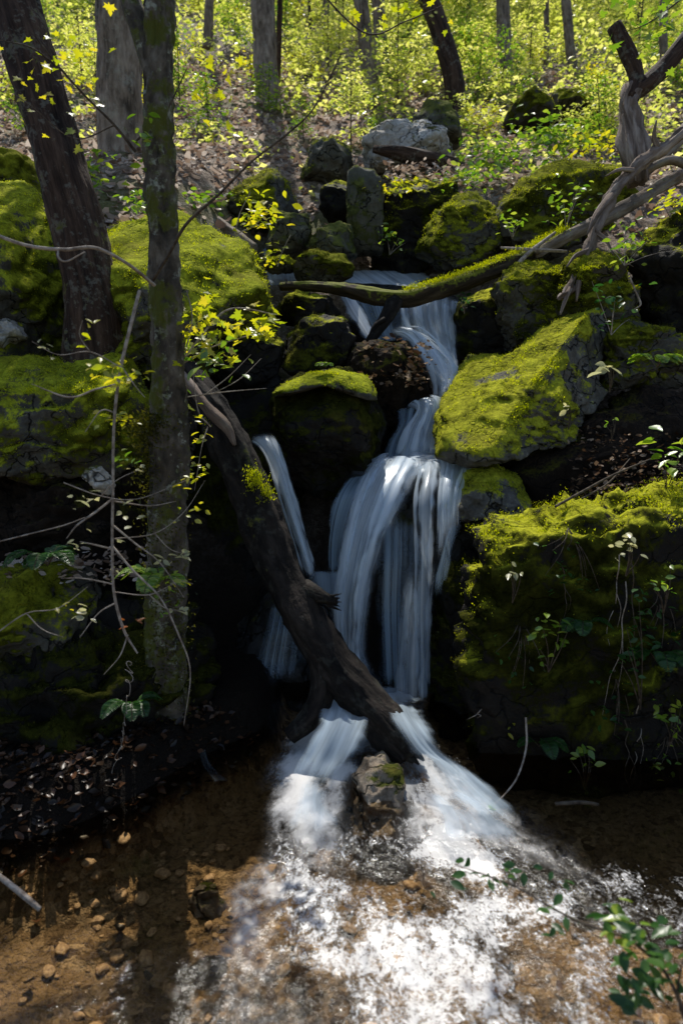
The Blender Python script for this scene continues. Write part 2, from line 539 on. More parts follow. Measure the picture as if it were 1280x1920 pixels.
def rock(name, poly, Y, depth, mat, label, lean=0.0, seed=0, sub=5, boxy=2.6, rough=.075, lump=.010, cuts=10, fuzz=0, fmat='fuzz',
         sm=2, ctr=None, cat='boulder', group=None, fz=.0, flen=.0075, strata=0.0, ridged=0.022, planes=(), toponly=False):
    r_ = np.random.default_rng(seed + 100)
    u = np.array([p[0] for p in poly], float)
    v = np.array([p[1] for p in poly], float)
    pts = np.array([at(a, b, Y) for a, b in zip(u, v)])
    zc0 = pts[:, 2].mean() if ctr is None else at(ctr[0], ctr[1], Y)[2]
    for _ in range(3):
        pts = np.array([at(a, b, Y + lean * (p[2] - zc0)) for a, b, p in zip(u, v, pts)])
    cx = (pts[:, 0].min() + pts[:, 0].max()) / 2 if ctr is None else at(ctr[0], ctr[1], Y)[0]
    cz = (pts[:, 2].min() + pts[:, 2].max()) / 2 if ctr is None else zc0
    th, rr = polar_radius(pts[:, 0], pts[:, 2], cx, cz, sm=sm)
    size = rr.mean()
    V, Fc = ico(sub)
    x, y, z = V[:, 0], V[:, 1], V[:, 2]
    rho = np.sqrt(x * x + z * z)
    a = np.arctan2(z, x)
    rad = np.interp(a, np.append(th, np.pi), np.append(rr, rr[0]))
    s = (rho ** boxy + abs(y) ** boxy) ** (-1 / boxy)
    q = np.stack([rho * s, y * s], 1)
    p = np.stack([rad * q[:, 0] * np.cos(a), depth * q[:, 1], rad * q[:, 0] * np.sin(a)], 1)
    # broken flat faces, mostly on the front so that the outline stays
    for i in range(cuts):
        n = np.array((r_.normal() * .9, -abs(r_.normal()) * .8 - .1, r_.normal() * .8 + .15)); n /= np.linalg.norm(n)
        ext = np.percentile(p @ n, 99.5)
        d = ext * r_.uniform(.74, .92)
        over = p @ n - d
        p -= np.where(over > 0, over, 0)[:, None] * n * .85
    for a_, b_, c_, f_ in planes:
        n = np.array((a_, b_, c_), float); n /= np.linalg.norm(n)
        d = np.percentile(p @ n, 99.5) * f_
        over = p @ n - d
        p -= np.where(over > 0, over, 0)[:, None] * n * .92
    nrm = p / np.maximum(np.linalg.norm(p, axis=1), 1e-6)[:, None]
    o = r_.uniform(0, 90, 3)
    big = fbm(p / size * 1.3 + o, 4)
    p = p + nrm * (big * rough * size * 2)[:, None]
    if ridged:
        rd = 1 - abs(fbm(p * np.array((3.2, 3.2, 7.0)) + o, 4))
        p = p + nrm * ((rd - .75) * ridged)[:, None]
    if strata:
        zz = (p[:, 2] + .12 * p[:, 0]) * 4.2 + fbm(p * 1.5 + o, 3) * 1.3
        fr = zz - np.floor(zz)
        lay = fr ** .6 * sstep(1.0, .86, fr) * (.5 + abs(perlin(np.stack([np.floor(zz) * 7.3, p[:, 0] * 1.6, 0 * fr], 1) + o)))
        p = p + nrm * (lay - .45)[:, None] * strata
    p = p + nrm * (fbm(p * 13 + o, 3) * lump * 1.6 + fbm(p * 42 + o, 2) * lump * .5)[:, None]
    w = p + np.array((cx, Y, cz))
    w[:, 1] += lean * (w[:, 2] - zc0)
    base = np.array((cx, Y, w[:, 2].min()))
    root = empty(name, base, label, cat, group) if fuzz else None
    b = mesh_np('stone' if fuzz else name, w, Fc, M[mat], root, base)
    me = b.data
    nv = np.zeros(len(w) * 3, np.float32)
    me.vertices.foreach_get('normal', nv)
    nv = nv.reshape(-1, 3)
    mossy = nv[:, 2] * .40 + fbm(w * 1.7 + o, 3) * .50 + fbm(w * 6.5 + o, 3) * .32
    al = me.attributes.new('mossy', 'FLOAT', 'POINT')
    al.data.foreach_set('value', mossy.astype(np.float32))
    if not fuzz:
        return tag(b, label, cat, group)
    wt = sstep(-.02, .25, mossy + BIAS[M[mat].name] + fz * .5) * np.clip(nv[:, 2] * .8 + .45, .05, 1)
    wt *= np.where(nv[:, 1] < .55, 1, .25)
    wt *= (w[:, 2] > base[2] + .05)
    if toponly: wt *= sstep(.42, .75, nv[:, 2]) + .02
    if wt.sum() > 0:
        idx = r_.choice(len(w), fuzz, p=wt / wt.sum())
        c = w[idx] + r_.normal(size=(fuzz, 3)) * size * (1.2 / 2 ** sub)
        ln = flen * (.55 + .9 * sstep(-.3, .5, fbm(w[idx] * 9 + o, 2)))
        moss_blades('moss', c, nv[idx], ln[:, None], M[fmat], root, base, r_)
    return root


def moss_blades(name, c, n, ln, mat, parent, base, r_):
    k = len(c)
    d = n + r_.normal(size=(k, 3)) * .55 + np.array((0, 0, .25))
    d /= np.linalg.norm(d, axis=1)[:, None]
    sd = np.cross(d, r_.normal(size=(k, 3))); sd /= np.linalg.norm(sd, axis=1)[:, None]
    L = ln * r_.uniform(.5, 1.3, k)[:, None]
    W = L * .28
    a = c - n * .004
    vs = np.stack([a - sd * W, a + sd * W, a + d * L], 1).reshape(-1, 3)
    return tag(mesh_np(name, vs, np.arange(3 * k).reshape(-1, 3), mat, parent, base), kind='stuff')


# ------------------------------------------------------------------ tubes (trunks, logs, twigs)
def spline(pts, n):
    pts = np.asarray(pts, float)
    k = len(pts)
    if k == 2:
        t = np.linspace(0, 1, n)[:, None]
        return pts[0] * (1 - t) + pts[1] * t
    ext = np.vstack([2 * pts[0] - pts[1], pts, 2 * pts[-1] - pts[-2]])
    t = np.linspace(0, k - 1 - 1e-9, n)
    i = t.astype(int)
    f = (t - i)[:, None]
    p0, p1, p2, p3 = ext[i], ext[i + 1], ext[i + 2], ext[i + 3]
    return .5 * ((2 * p1) + (-p0 + p2) * f + (2 * p0 - 5 * p1 + 4 * p2 - p3) * f ** 2 + (-p0 + 3 * p1 - 3 * p2 + p3) * f ** 3)


class Tubes:
    def __init__(s):
        s.v, s.f, s.uv, s.n = [], [], [], 0

    def add(s, pts, rad, seg=16, rings=None, rough=.0, ridge=0.0, seed=0, cap=True, freq=6.0, lump=0.0):
        pts = np.asarray(pts, float)
        L = np.linalg.norm(np.diff(pts, axis=0), axis=1).sum()
        if rings is None: rings = max(6, int(L / .04))
        c = spline(pts, rings)
        r = spline(np.asarray(rad, float)[:, None] if len(rad) > 1 else np.array([[rad[0]]] * 2), rings)[:, 0] if len(rad) == len(pts) else np.interp(np.linspace(0, 1, rings), np.linspace(0, 1, len(rad)), rad)
        r = np.maximum(r, .0004)
        tg = np.gradient(c, axis=0)
        tg /= np.maximum(np.linalg.norm(tg, axis=1), 1e-9)[:, None]
        ref = np.array((0, 1.0, 0)) if abs(tg[:, 1]).mean() < .8 else np.array((1.0, 0, 0))
        sx = np.cross(ref, tg); sx /= np.maximum(np.linalg.norm(sx, axis=1), 1e-9)[:, None]
        sy = np.cross(tg, sx)
        th = np.linspace(0, 2 * np.pi, seg + 1)
        len_ = np.concatenate([[0], np.cumsum(np.linalg.norm(np.diff(c, axis=0), axis=1))])
        ct, st = np.cos(th), np.sin(th)
        base = c[:, None, :] + 0 * th[None, :, None]
        nrm = sx[:, None, :] * ct[None, :, None] + sy[:, None, :] * st[None, :, None]
        rr = np.repeat(r[:, None], seg + 1, 1)
        q = np.stack([np.repeat(ct[None], rings, 0) * 1.0, np.repeat(st[None], rings, 0) * 1.0, np.repeat(len_[:, None], seg + 1, 1)], 2).reshape(-1, 3)
        if rough:
            rr = rr * (1 + rough * fbm(q * np.array((1.2, 1.2, freq * .4)) + seed * 3.1, 3).reshape(rings, seg + 1))
        if ridge:
            rd = 1 - 2 * abs(fbm(q * np.array((freq, freq, freq * .5)) + seed, 3)).reshape(rings, seg + 1)
            rr = rr + ridge * rd
        if lump:
            rr = rr + lump * fbm(q * np.array((r.mean() * 30, r.mean() * 30, 30)) + seed, 3).reshape(rings, seg + 1)
        p = base + nrm * rr[:, :, None]
        s.v.append(p.reshape(-1, 3))
        uvu = th / (2 * np.pi) * max(.15, 2 * np.pi * r.mean())
        s.uv.append(np.stack([np.repeat(uvu[None], rings, 0), np.repeat(len_[:, None], seg + 1, 1)], 2).reshape(-1, 2) + seed * .37)
        i = np.arange(rings - 1)[:, None] * (seg + 1) + np.arange(seg)[None]
        i = i.ravel() + s.n
        s.f.append(np.stack([i, i + 1, i + seg + 2, i + seg + 1], 1))
        s.n += rings * (seg + 1)
        if cap:
            for e, fl in ((0, 1), (rings - 1, 0)):
                s.v.append(c[e][None] + tg[e] * (r[e] * (.25 if not fl else -.25)))
                s.uv.append(np.array([[0, len_[e]]]))
                j = np.arange(seg) + s.n_of_last(rings, seg) + e * (seg + 1)
                k = np.full(seg, s.n)
                s.f.append(np.stack([j, j + 1, k] if not fl else [j + 1, j, k], 1))
                s.n += 1
                s._caps = getattr(s, '_caps', 0) + 1
            s._caps = 0
        return c

    def n_of_last(s, rings, seg):
        return s.n - rings * (seg + 1) - getattr(s, '_caps', 0)

    def build(s, name, mat, parent=None, loc=(0, 0, 0)):
        quads = [f for f in s.f if f.shape[1] == 4]
        tris = [f for f in s.f if f.shape[1] == 3]
        fs = [np.concatenate(quads)] + ([np.concatenate(tris)] if tris else [])
        return mesh_np(name, np.concatenate(s.v), fs, mat, parent, loc, uv=np.concatenate(s.uv))


def pp(*a):
    return [at(*x) for x in a]


# ------------------------------------------------------------------ leaves
OVAL = (np.array([(0, 0, 0), (-.22, .25, .05), (-.26, .5, .07), (-.15, .8, .05), (0, 1, -.06), (.15, .8, .05), (.26, .5, .07), (.22, .25, .05), (0, .5, 0)], float),
        np.array([(0, 8, 1), (1, 8, 2), (2, 8, 3), (3, 8, 4), (4, 8, 5), (5, 8, 6), (6, 8, 7), (7, 8, 0)]))
DIAM = (np.array([(0, 0, 0), (-.3, .45, .08), (0, 1, -.05), (.3, .45, .08)], float), np.array([(0, 2, 1), (0, 3, 2)]))
_mp = [(0, 0), (-.10, .22), (-.42, .12), (-.36, .30), (-.58, .52), (-.34, .52), (-.30, .66), (-.16, .58), (-.17, .80), (0, 1.02)]
_mo = [(x, y) for x, y in _mp] + [(-x, y) for x, y in _mp[-2:0:-1]]
MAPLE = (np.array([(x, y, abs(x) * .18 - y * y * .12) for x, y in _mo] + [(0, .35, 0)], float),
         np.array([(i, len(_mo), (i + 1) % len(_mo)) for i in range(len(_mo))])[:, [0, 1, 2]])
CURL = (np.array([(-.3, 0, .10), (.28, .05, .14), (-.34, .5, -.04), (.34, .5, -.02), (-.18, 1, .18), (.15, .95, .10)], float),
        np.array([(0, 1, 3), (0, 3, 2), (2, 3, 5), (2, 5, 4)]))
WAVY = (np.array([(0, 0, 0), (-.20, .22, .10), (-.30, .48, .16), (-.16, .80, .05), (0, 1, .12), (.18, .78, .14), (.27, .5, .02), (.18, .22, .08), (.02, .5, -.06)], float), OVAL[1])
BLADE = (np.array([(-.03, 0, 0), (.03, 0, 0), (.022, .5, .06), (-.022, .5, .06), (0, 1, -.02)], float), np.array([(0, 1, 2), (0, 2, 3), (3, 2, 4)]))


def leaf_mesh(name, pos, dirs, nrm, size, tmpl, mat, parent=None, loc=(0, 0, 0)):
    pos = np.asarray(pos, float)
    k = len(pos)
    d = dirs / np.maximum(np.linalg.norm(dirs, axis=1), 1e-9)[:, None]
    x = np.cross(d, nrm); x /= np.maximum(np.linalg.norm(x, axis=1), 1e-9)[:, None]
    n = np.cross(x, d)
    T, Fc = tmpl
    sz = np.asarray(size, float).reshape(-1, 1, 1) * np.ones((k, 1, 1))
    v = pos[:, None, :] + sz * (T[None, :, 0:1] * x[:, None] + T[None, :, 1:2] * d[:, None] + T[None, :, 2:3] * n[:, None])
    f = (Fc[None] + (np.arange(k) * len(T))[:, None, None]).reshape(-1, 3)
    return mesh_np(name, v.reshape(-1, 3), f, mat, parent, loc)


def rnd_leaf_frame(k, r_, droop=.2, flat=.6):
    a = r_.uniform(0, 2 * np.pi, k)
    d = np.stack([np.cos(a), np.sin(a), r_.normal(size=k) * .35 - droop], 1)
    n = r_.normal(size=(k, 3)) * (1 - flat) + np.array((0, 0, 1.0))
    return d, n


# ------------------------------------------------------------------ sky and sun
SUN_EL, SUN_AZ = 57.5, -9
w = bpy.data.worlds.new('World')
scene.world = w
w.use_nodes = True
nt = w.node_tree
nt.nodes.clear()
sky = nt.nodes.new('ShaderNodeTexSky')
sky.sky_type = 'NISHITA'
sky.sun_disc = False
sky.sun_elevation = R(SUN_EL)
sky.sun_rotation = R(SUN_AZ)
bg = nt.nodes.new('ShaderNodeBackground')
bg.inputs[1].default_value = .148
wo = nt.nodes.new('ShaderNodeOutputWorld')
nt.links.new(sky.outputs[0], bg.inputs[0])
nt.links.new(bg.outputs[0], wo.inputs[0])
sd = bpy.data.lights.new('sun', 'SUN')
sd.energy = 5.0
sd.angle = R(.5)
sd.color = (1, .955, .87)
so = bpy.data.objects.new('sun', sd)
COL.objects.link(so)
sv = Vector((math.sin(R(SUN_AZ)) * math.cos(R(SUN_EL)), math.cos(R(SUN_AZ)) * math.cos(R(SUN_EL)), math.sin(R(SUN_EL))))
so.rotation_euler = (-sv).to_track_quat('-Z', 'Y').to_euler()
so.location = (0, 6, 12)

# ------------------------------------------------------------------ ground
PT = np.array([(-9, -.24), (2.4, -.22), (3.6, -.16), (3.95, .4), (4.3, .8), (5, 1.4), (5.8, 2.05), (6.5, 2.75), (7.5, 3.55), (9, 4.45), (12, 6.1), (20, 11.0), (35, 20.2), (45, 26), (60, 32), (90, 36)])


def ground_z(x, y):
    x = np.asarray(x, float); y = np.asarray(y, float)
    t = y + (.25 + .9 * sstep(3.9, 5.2, y)) * sstep(.45, 1.5, -x) * sstep(0.8, 2.2, y) * (1 - .7 * sstep(6, 9, y)) + .45 * sstep(.8, 1.6, x) * (1 - sstep(7, 10, y)) * sstep(1.5, 2.5, y)
    z = np.interp(t, PT[:, 0], PT[:, 1])
    z = z + sstep(9, 24, y) * np.clip(-x, -12, 12) * .035
    shore = 2.16 + .75 * sstep(-1.15, -.35, x)
    mud = -.24 + .40 * sstep(shore - .22, shore + .30, y) - .6 * sstep(-.45, -.15, x)
    z = np.maximum(z, np.where(x < -.1, mud, -9))
    return z


def ground_full(x, y):
    z = ground_z(x, y)
    p = np.stack([x, y, 0 * x], 1)
    amp = .03 + .12 * sstep(4, 9, y)
    return z + fbm(p * .8, 3) * amp + fbm(p * 5, 3) * .03 * (.4 + sstep(3, 6, y))


ys = np.concatenate([np.arange(-4, 0, .2), np.arange(0, 9, .05), np.arange(9, 24, .16), np.arange(24, 92, .8)])
xs = np.concatenate([np.arange(-50, -8, .9), np.arange(-8, -3, .16), np.arange(-3, 3, .05), np.arange(3, 8, .16), np.arange(8, 51, .9)])
X, Yg = np.meshgrid(xs, ys)
gz = ground_full(X.ravel(), Yg.ravel())
gi = (np.arange(len(ys) - 1)[:, None] * len(xs) + np.arange(len(xs) - 1)[None])
gf = np.stack([gi, gi + 1, gi + len(xs) + 1, gi + len(xs)], 2)
yc = ys[:-1][:, None] + 0 * gi
xc = xs[:-1][None] + 0 * gi
gv = np.stack([X.ravel(), Yg.ravel(), gz], 1)
tag(mesh_np('ground', gv, gf.reshape(-1, 4), M['ground']), 'steep leaf-strewn forest floor running down to the sandy brown stream bed', 'ground', kind='structure')

# ------------------------------------------------------------------ boulders
exec_rocks = True
rk = rock
# --- left bank
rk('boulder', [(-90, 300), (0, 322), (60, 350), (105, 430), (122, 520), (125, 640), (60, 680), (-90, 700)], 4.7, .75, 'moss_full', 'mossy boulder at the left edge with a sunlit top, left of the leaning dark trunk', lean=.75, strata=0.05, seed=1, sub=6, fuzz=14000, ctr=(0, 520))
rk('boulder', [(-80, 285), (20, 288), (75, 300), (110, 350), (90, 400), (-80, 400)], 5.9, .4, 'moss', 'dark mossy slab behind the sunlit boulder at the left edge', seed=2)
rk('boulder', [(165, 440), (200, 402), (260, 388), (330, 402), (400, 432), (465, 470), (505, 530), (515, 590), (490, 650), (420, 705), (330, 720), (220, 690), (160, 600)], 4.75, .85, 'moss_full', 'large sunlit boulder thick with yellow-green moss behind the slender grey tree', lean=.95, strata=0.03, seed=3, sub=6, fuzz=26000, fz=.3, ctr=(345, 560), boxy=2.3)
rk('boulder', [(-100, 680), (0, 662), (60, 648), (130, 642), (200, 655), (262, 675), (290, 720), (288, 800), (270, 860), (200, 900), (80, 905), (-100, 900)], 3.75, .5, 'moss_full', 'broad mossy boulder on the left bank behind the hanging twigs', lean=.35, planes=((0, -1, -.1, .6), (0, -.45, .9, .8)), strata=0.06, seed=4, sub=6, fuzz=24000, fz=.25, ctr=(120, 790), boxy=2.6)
rk('rock_ledge', [(-100, 860), (100, 880), (250, 860), (330, 880), (350, 1000), (340, 1120), (100, 1130), (-100, 1130)], 3.85, .40, 'brown', 'earth-brown undercut ledge below the broad mossy boulder on the left bank', strata=0.12, seed=5, sub=6, cuts=12, ridged=.12, cat='rock ledge')
rk('boulder', [(-90, 1085), (0, 1075), (90, 1068), (160, 1085), (190, 1140), (180, 1210), (100, 1250), (-90, 1260)], 3.05, .35, 'moss', 'low dark mossy boulder at the left edge under the brown ledge', seed=6, sub=6, fuzz=7000, fmat='fuzz_dark', lean=.3)
rk('rock_ledge', [(-120, 1200), (50, 1180), (180, 1120), (300, 1080), (390, 1160), (410, 1300), (390, 1400), (320, 1480), (100, 1560), (-120, 1600)], 3.05, .5, 'dark', 'dark shaded rock bank at the foot of the slender grey tree', strata=0.13, seed=7, sub=6, cuts=14, ridged=.12, cat='rock ledge', fuzz=9000, fmat='fuzz_dark', fz=-.05)  # stone painted dark for the shade on the left bank
rk('stone', [(-30, 600), (10, 596), (38, 612), (48, 632), (20, 648), (-30, 650)], 4.1, .12, 'pale', 'small pale stone lying at the left edge above the broad mossy boulder', seed=8, cat='stone')
rk('boulder', [(425, 420), (432, 375), (470, 335), (505, 318), (545, 335), (565, 375), (545, 415), (480, 435)], 6.6, .35, 'moss', 'rounded olive mossy boulder upstream, left of the square grey block', seed=9, fuzz=4000, lean=.4)
rk('boulder', [(498, 470), (505, 420), (530, 395), (568, 393), (590, 430), (580, 478), (530, 490)], 6.1, .25, 'grey', 'grey-green upright stone in front of the rounded olive boulder upstream', seed=10)
rk('boulder', [(570, 475), (585, 440), (620, 422), (660, 420), (668, 480), (620, 495)], 5.95, .25, 'grey', 'flat grey stone beside the dark gap upstream, above the small dark block', seed=11)
rk('boulder', [(550, 522), (552, 490), (575, 475), (640, 472), (660, 490), (660, 522), (610, 534)], 5.5, .22, 'moss', 'small dark mossy block sitting at the stream edge above the crossing log', seed=12, fuzz=3500, fmat='fuzz_dark', boxy=3.2)
rk('stone', [(496, 505), (505, 484), (540, 480), (556, 492), (548, 508), (520, 512)], 5.6, .12, 'moss', 'little mossy stone left of the small dark block upstream', seed=13, fuzz=900, cat='stone')
rk('boulder', [(560, 330), (580, 270), (620, 250), (655, 280), (668, 330), (640, 350)], 7.9, .4, 'grey', 'grey-green boulder just left of the pale rock on the hillside', seed=14, fuzz=2500)
# --- dark hollow behind the fallen log
rk('rock_ledge', [(330, 720), (420, 690), (510, 690), (600, 860), (625, 1000), (620, 1150), (610, 1340), (480, 1430), (400, 1440), (340, 1350), (330, 1000)], 4.45, .42, 'dark', 'dark shaded rock wall in the hollow behind the fallen forked log', strata=0.1, seed=15, sub=6, cuts=12, ridged=.10, cat='rock ledge')  # near-black stone paints in the shade behind the log
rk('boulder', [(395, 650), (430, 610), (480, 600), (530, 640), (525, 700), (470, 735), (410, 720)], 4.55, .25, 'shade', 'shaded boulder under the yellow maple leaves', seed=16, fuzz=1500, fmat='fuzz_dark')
# --- centre
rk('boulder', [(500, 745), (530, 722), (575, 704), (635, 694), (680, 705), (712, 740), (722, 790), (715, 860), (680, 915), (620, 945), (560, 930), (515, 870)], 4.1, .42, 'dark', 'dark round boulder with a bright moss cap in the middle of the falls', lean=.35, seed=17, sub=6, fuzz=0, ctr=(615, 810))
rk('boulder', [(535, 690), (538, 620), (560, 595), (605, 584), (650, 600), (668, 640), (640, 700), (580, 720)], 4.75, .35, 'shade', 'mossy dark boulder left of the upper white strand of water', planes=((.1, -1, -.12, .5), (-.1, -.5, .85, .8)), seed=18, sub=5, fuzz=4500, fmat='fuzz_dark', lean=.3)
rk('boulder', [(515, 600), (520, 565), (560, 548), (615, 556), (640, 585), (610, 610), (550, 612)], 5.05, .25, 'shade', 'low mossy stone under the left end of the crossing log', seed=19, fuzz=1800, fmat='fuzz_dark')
rk('boulder', [(640, 720), (650, 665), (680, 640), (715, 625), (755, 640), (790, 690), (812, 735), (815, 770), (770, 790), (720, 800), (660, 790)], 4.6, .28, 'brown', 'dark rock heaped with brown leaves below the branch of the crossing log', seed=20, sub=6, rough=.07)
rk('rock_ledge', [(690, 760), (760, 745), (850, 735), (880, 800), (880, 890), (760, 905), (690, 880)], 4.68, .22, 'wet', 'wet rock step under the middle cascade', seed=21, cat='rock ledge')
rk('rock_ledge', [(605, 905), (660, 885), (740, 878), (860, 882), (900, 930), (890, 1060), (850, 1200), (830, 1340), (640, 1350), (605, 1250), (600, 1050)], 4.30, .36, 'wet', 'black wet rock face behind the main white curtain of water', strata=0.03, seed=22, sub=6, cuts=5, boxy=3.0, rough=.03, cat='rock ledge')
rk('rock_ledge', [(430, 1130), (520, 1095), (640, 1090), (660, 1200), (650, 1320), (560, 1370), (450, 1340), (430, 1240)], 3.85, .26, 'wet', 'dark wet step at the foot of the left side fall', seed=23, cat='rock ledge', boxy=3)
rk('rock_ledge', [(620, 545), (700, 525), (800, 528), (860, 550), (890, 640), (880, 720), (800, 740), (680, 700), (630, 640)], 5.92, .25, 'wet', 'wet rock lip behind the upper fall beneath the crossing log', seed=24, cat='rock ledge')
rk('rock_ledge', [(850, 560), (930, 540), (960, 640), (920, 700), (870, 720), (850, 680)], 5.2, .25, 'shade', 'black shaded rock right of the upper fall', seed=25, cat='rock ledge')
rk('boulder', [(858, 700), (870, 672), (900, 662), (930, 668), (935, 700), (900, 720)], 4.75, .12, 'grey', 'small grey-green stone between the chute and the big ridged boulder', seed=26, fuzz=500, cat='stone')
# --- right bank
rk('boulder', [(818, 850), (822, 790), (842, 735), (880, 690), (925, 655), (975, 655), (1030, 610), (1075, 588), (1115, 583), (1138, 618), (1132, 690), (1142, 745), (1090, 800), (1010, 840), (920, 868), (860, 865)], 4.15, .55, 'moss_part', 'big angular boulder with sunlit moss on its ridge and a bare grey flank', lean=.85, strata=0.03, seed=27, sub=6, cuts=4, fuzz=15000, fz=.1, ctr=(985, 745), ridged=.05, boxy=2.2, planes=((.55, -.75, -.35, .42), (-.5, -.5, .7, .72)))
rk('boulder', [(1128, 640), (1140, 592), (1185, 588), (1240, 618), (1285, 660), (1300, 720), (1220, 735), (1140, 725)], 4.4, .35, 'moss', 'dim mossy boulder leaning against the right of the big angular boulder', planes=((.1, -1, -.12, .5), (-.1, -.5, .85, .8)), strata=0.05, seed=28, sub=6, fuzz=6000, fmat='fuzz_dark', lean=.5)
rk('boulder', [(838, 960), (850, 895), (890, 872), (950, 875), (985, 900), (990, 935), (950, 970), (880, 985)], 3.7, .28, 'moss_part', 'low rounded wet ledge stone, white with spray, right of the main lip', seed=29, sub=6, fuzz=3000, lean=.6)
rk('rock_ledge', [(850, 870), (960, 850), (1080, 800), (1180, 740), (1330, 720), (1600, 700), (1600, 930), (1150, 960), (960, 1000), (860, 990)], 4.1, .33, 'brown', 'dark recess strewn with brown litter beneath the big angular boulder', strata=0.09, seed=30, sub=6, cuts=8, lean=.5, cat='rock ledge', ridged=.04)
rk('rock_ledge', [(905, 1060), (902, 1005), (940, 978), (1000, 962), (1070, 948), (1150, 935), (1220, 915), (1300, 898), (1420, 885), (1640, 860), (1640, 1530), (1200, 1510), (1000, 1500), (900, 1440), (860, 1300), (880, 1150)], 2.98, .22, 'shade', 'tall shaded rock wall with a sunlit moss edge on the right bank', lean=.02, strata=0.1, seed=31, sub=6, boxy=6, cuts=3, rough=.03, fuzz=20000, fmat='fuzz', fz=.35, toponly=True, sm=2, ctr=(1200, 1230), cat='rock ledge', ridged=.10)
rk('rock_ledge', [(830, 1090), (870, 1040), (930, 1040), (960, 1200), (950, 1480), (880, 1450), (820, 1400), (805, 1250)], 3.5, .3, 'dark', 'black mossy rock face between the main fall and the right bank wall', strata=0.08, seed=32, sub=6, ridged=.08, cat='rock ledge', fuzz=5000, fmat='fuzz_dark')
rk('boulder', [(928, 600), (930, 540), (950, 508), (985, 488), (1030, 482), (1062, 492), (1050, 560), (1030, 630), (950, 660)], 4.9, .35, 'moss', 'upright mossy block at the right end of the crossing log', planes=((.1, -1, -.12, .5), (-.1, -.5, .85, .8)), strata=0.04, seed=33, sub=6, fuzz=9000, fmat='fuzz', boxy=2.8)
rk('boulder', [(1025, 560), (1035, 510), (1070, 478), (1120, 460), (1175, 470), (1195, 540), (1180, 620), (1080, 640), (1030, 620)], 4.7, .35, 'moss', 'mossy boulder under the weathered roots on the right', planes=((.1, -1, -.12, .5), (-.1, -.5, .85, .8)), strata=0.04, seed=34, sub=6, fuzz=8000, fmat='fuzz')
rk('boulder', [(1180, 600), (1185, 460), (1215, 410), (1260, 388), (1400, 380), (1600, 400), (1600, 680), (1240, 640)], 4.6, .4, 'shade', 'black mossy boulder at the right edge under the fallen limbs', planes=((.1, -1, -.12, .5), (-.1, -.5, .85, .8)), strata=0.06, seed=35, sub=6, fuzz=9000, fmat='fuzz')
rk('boulder', [(785, 470), (795, 425), (825, 390), (860, 362), (905, 360), (945, 395), (960, 450), (920, 500), (840, 515)], 5.9, .4, 'moss', 'hunched mossy boulder above the crossing log', planes=((.1, -1, -.12, .5), (-.1, -.5, .85, .8)), strata=0.04, seed=36, sub=6, fuzz=8000, fz=.1, lean=.4)
rk('boulder', [(930, 470), (945, 380), (970, 340), (1030, 305), (1100, 294), (1160, 312), (1172, 370), (1120, 440), (1000, 490)], 5.9, .5, 'moss', 'long mossy ledge boulder on the right slope under green herbs', planes=((.1, -1, -.12, .5), (-.1, -.5, .85, .8)), strata=0.05, seed=37, sub=6, fuzz=11000, fz=.1, lean=.4)
rk('boulder', [(652, 475), (651, 330), (664, 318), (700, 326), (716, 350), (716, 480)], 6.25, .22, 'grey', 'upright square grey block with a flat face upstream', seed=38, boxy=6, cuts=0, rough=.015, sm=1)
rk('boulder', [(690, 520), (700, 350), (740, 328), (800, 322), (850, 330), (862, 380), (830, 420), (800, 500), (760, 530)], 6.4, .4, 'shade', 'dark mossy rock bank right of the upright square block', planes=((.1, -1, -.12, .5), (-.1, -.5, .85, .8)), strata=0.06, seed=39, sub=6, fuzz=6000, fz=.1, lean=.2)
rk('boulder', [(672, 310), (678, 262), (710, 232), (745, 225), (800, 232), (850, 248), (856, 292), (800, 318), (720, 322)], 7.9, .4, 'pale', 'pale whitish rock on the hillside above the falls', strata=0.06, seed=40, sub=6, lean=.2)
rk('boulder', [(760, 262), (772, 205), (800, 188), (835, 195), (860, 235), (868, 270), (810, 285)], 8.4, .35, 'grey', 'grey domed rock rising behind the pale whitish rock', seed=41)
rk('boulder', [(600, 395), (605, 345), (640, 325), (668, 335), (668, 420), (630, 430)], 6.9, .25, 'shade', 'dark rock standing for the shaded gap left of the upright square block', seed=42)  # dark rock put in for the shade of a cave-like gap
rk('boulder', [(1010, 205), (1030, 180), (1070, 172), (1110, 185), (1130, 215), (1080, 230)], 10.5, .5, 'moss', 'mossy hump on the slope beyond the herbs', seed=43, fuzz=1500)
rk('boulder', [(945, 230), (960, 195), (1000, 172), (1030, 190), (1035, 235), (990, 250)], 10, .5, 'moss', 'darker mossy hump at the foot of the straight slim trunk', seed=44, fuzz=1500)
# --- stones in the water
rk('stone', [(640, 1540), (660, 1490), (688, 1440), (720, 1418), (750, 1440), (768, 1500), (775, 1560), (740, 1600), (670, 1590)], 2.60, .22, 'foot', 'pale broken rock at the foot of the fallen log, splashed by foam', strata=0.05, seed=45, sub=6, cuts=8, ridged=.05, cat='stone', rough=.07)
rk('stone', [(160, 900), (165, 878), (188, 872), (206, 895), (208, 930), (185, 925)], 3.28, .05, 'pale', 'small pale chip of stone catching light beside the hanging vine', seed=48, cat='stone', cuts=5)
rk('stone', [(348, 1700), (360, 1676), (385, 1664), (412, 1672), (424, 1696), (418, 1716), (380, 1718)], 2.02, .05, 'foot', 'single wet stone breaking the surface in the shaded pool', seed=46, sub=5, cuts=6, cat='stone')

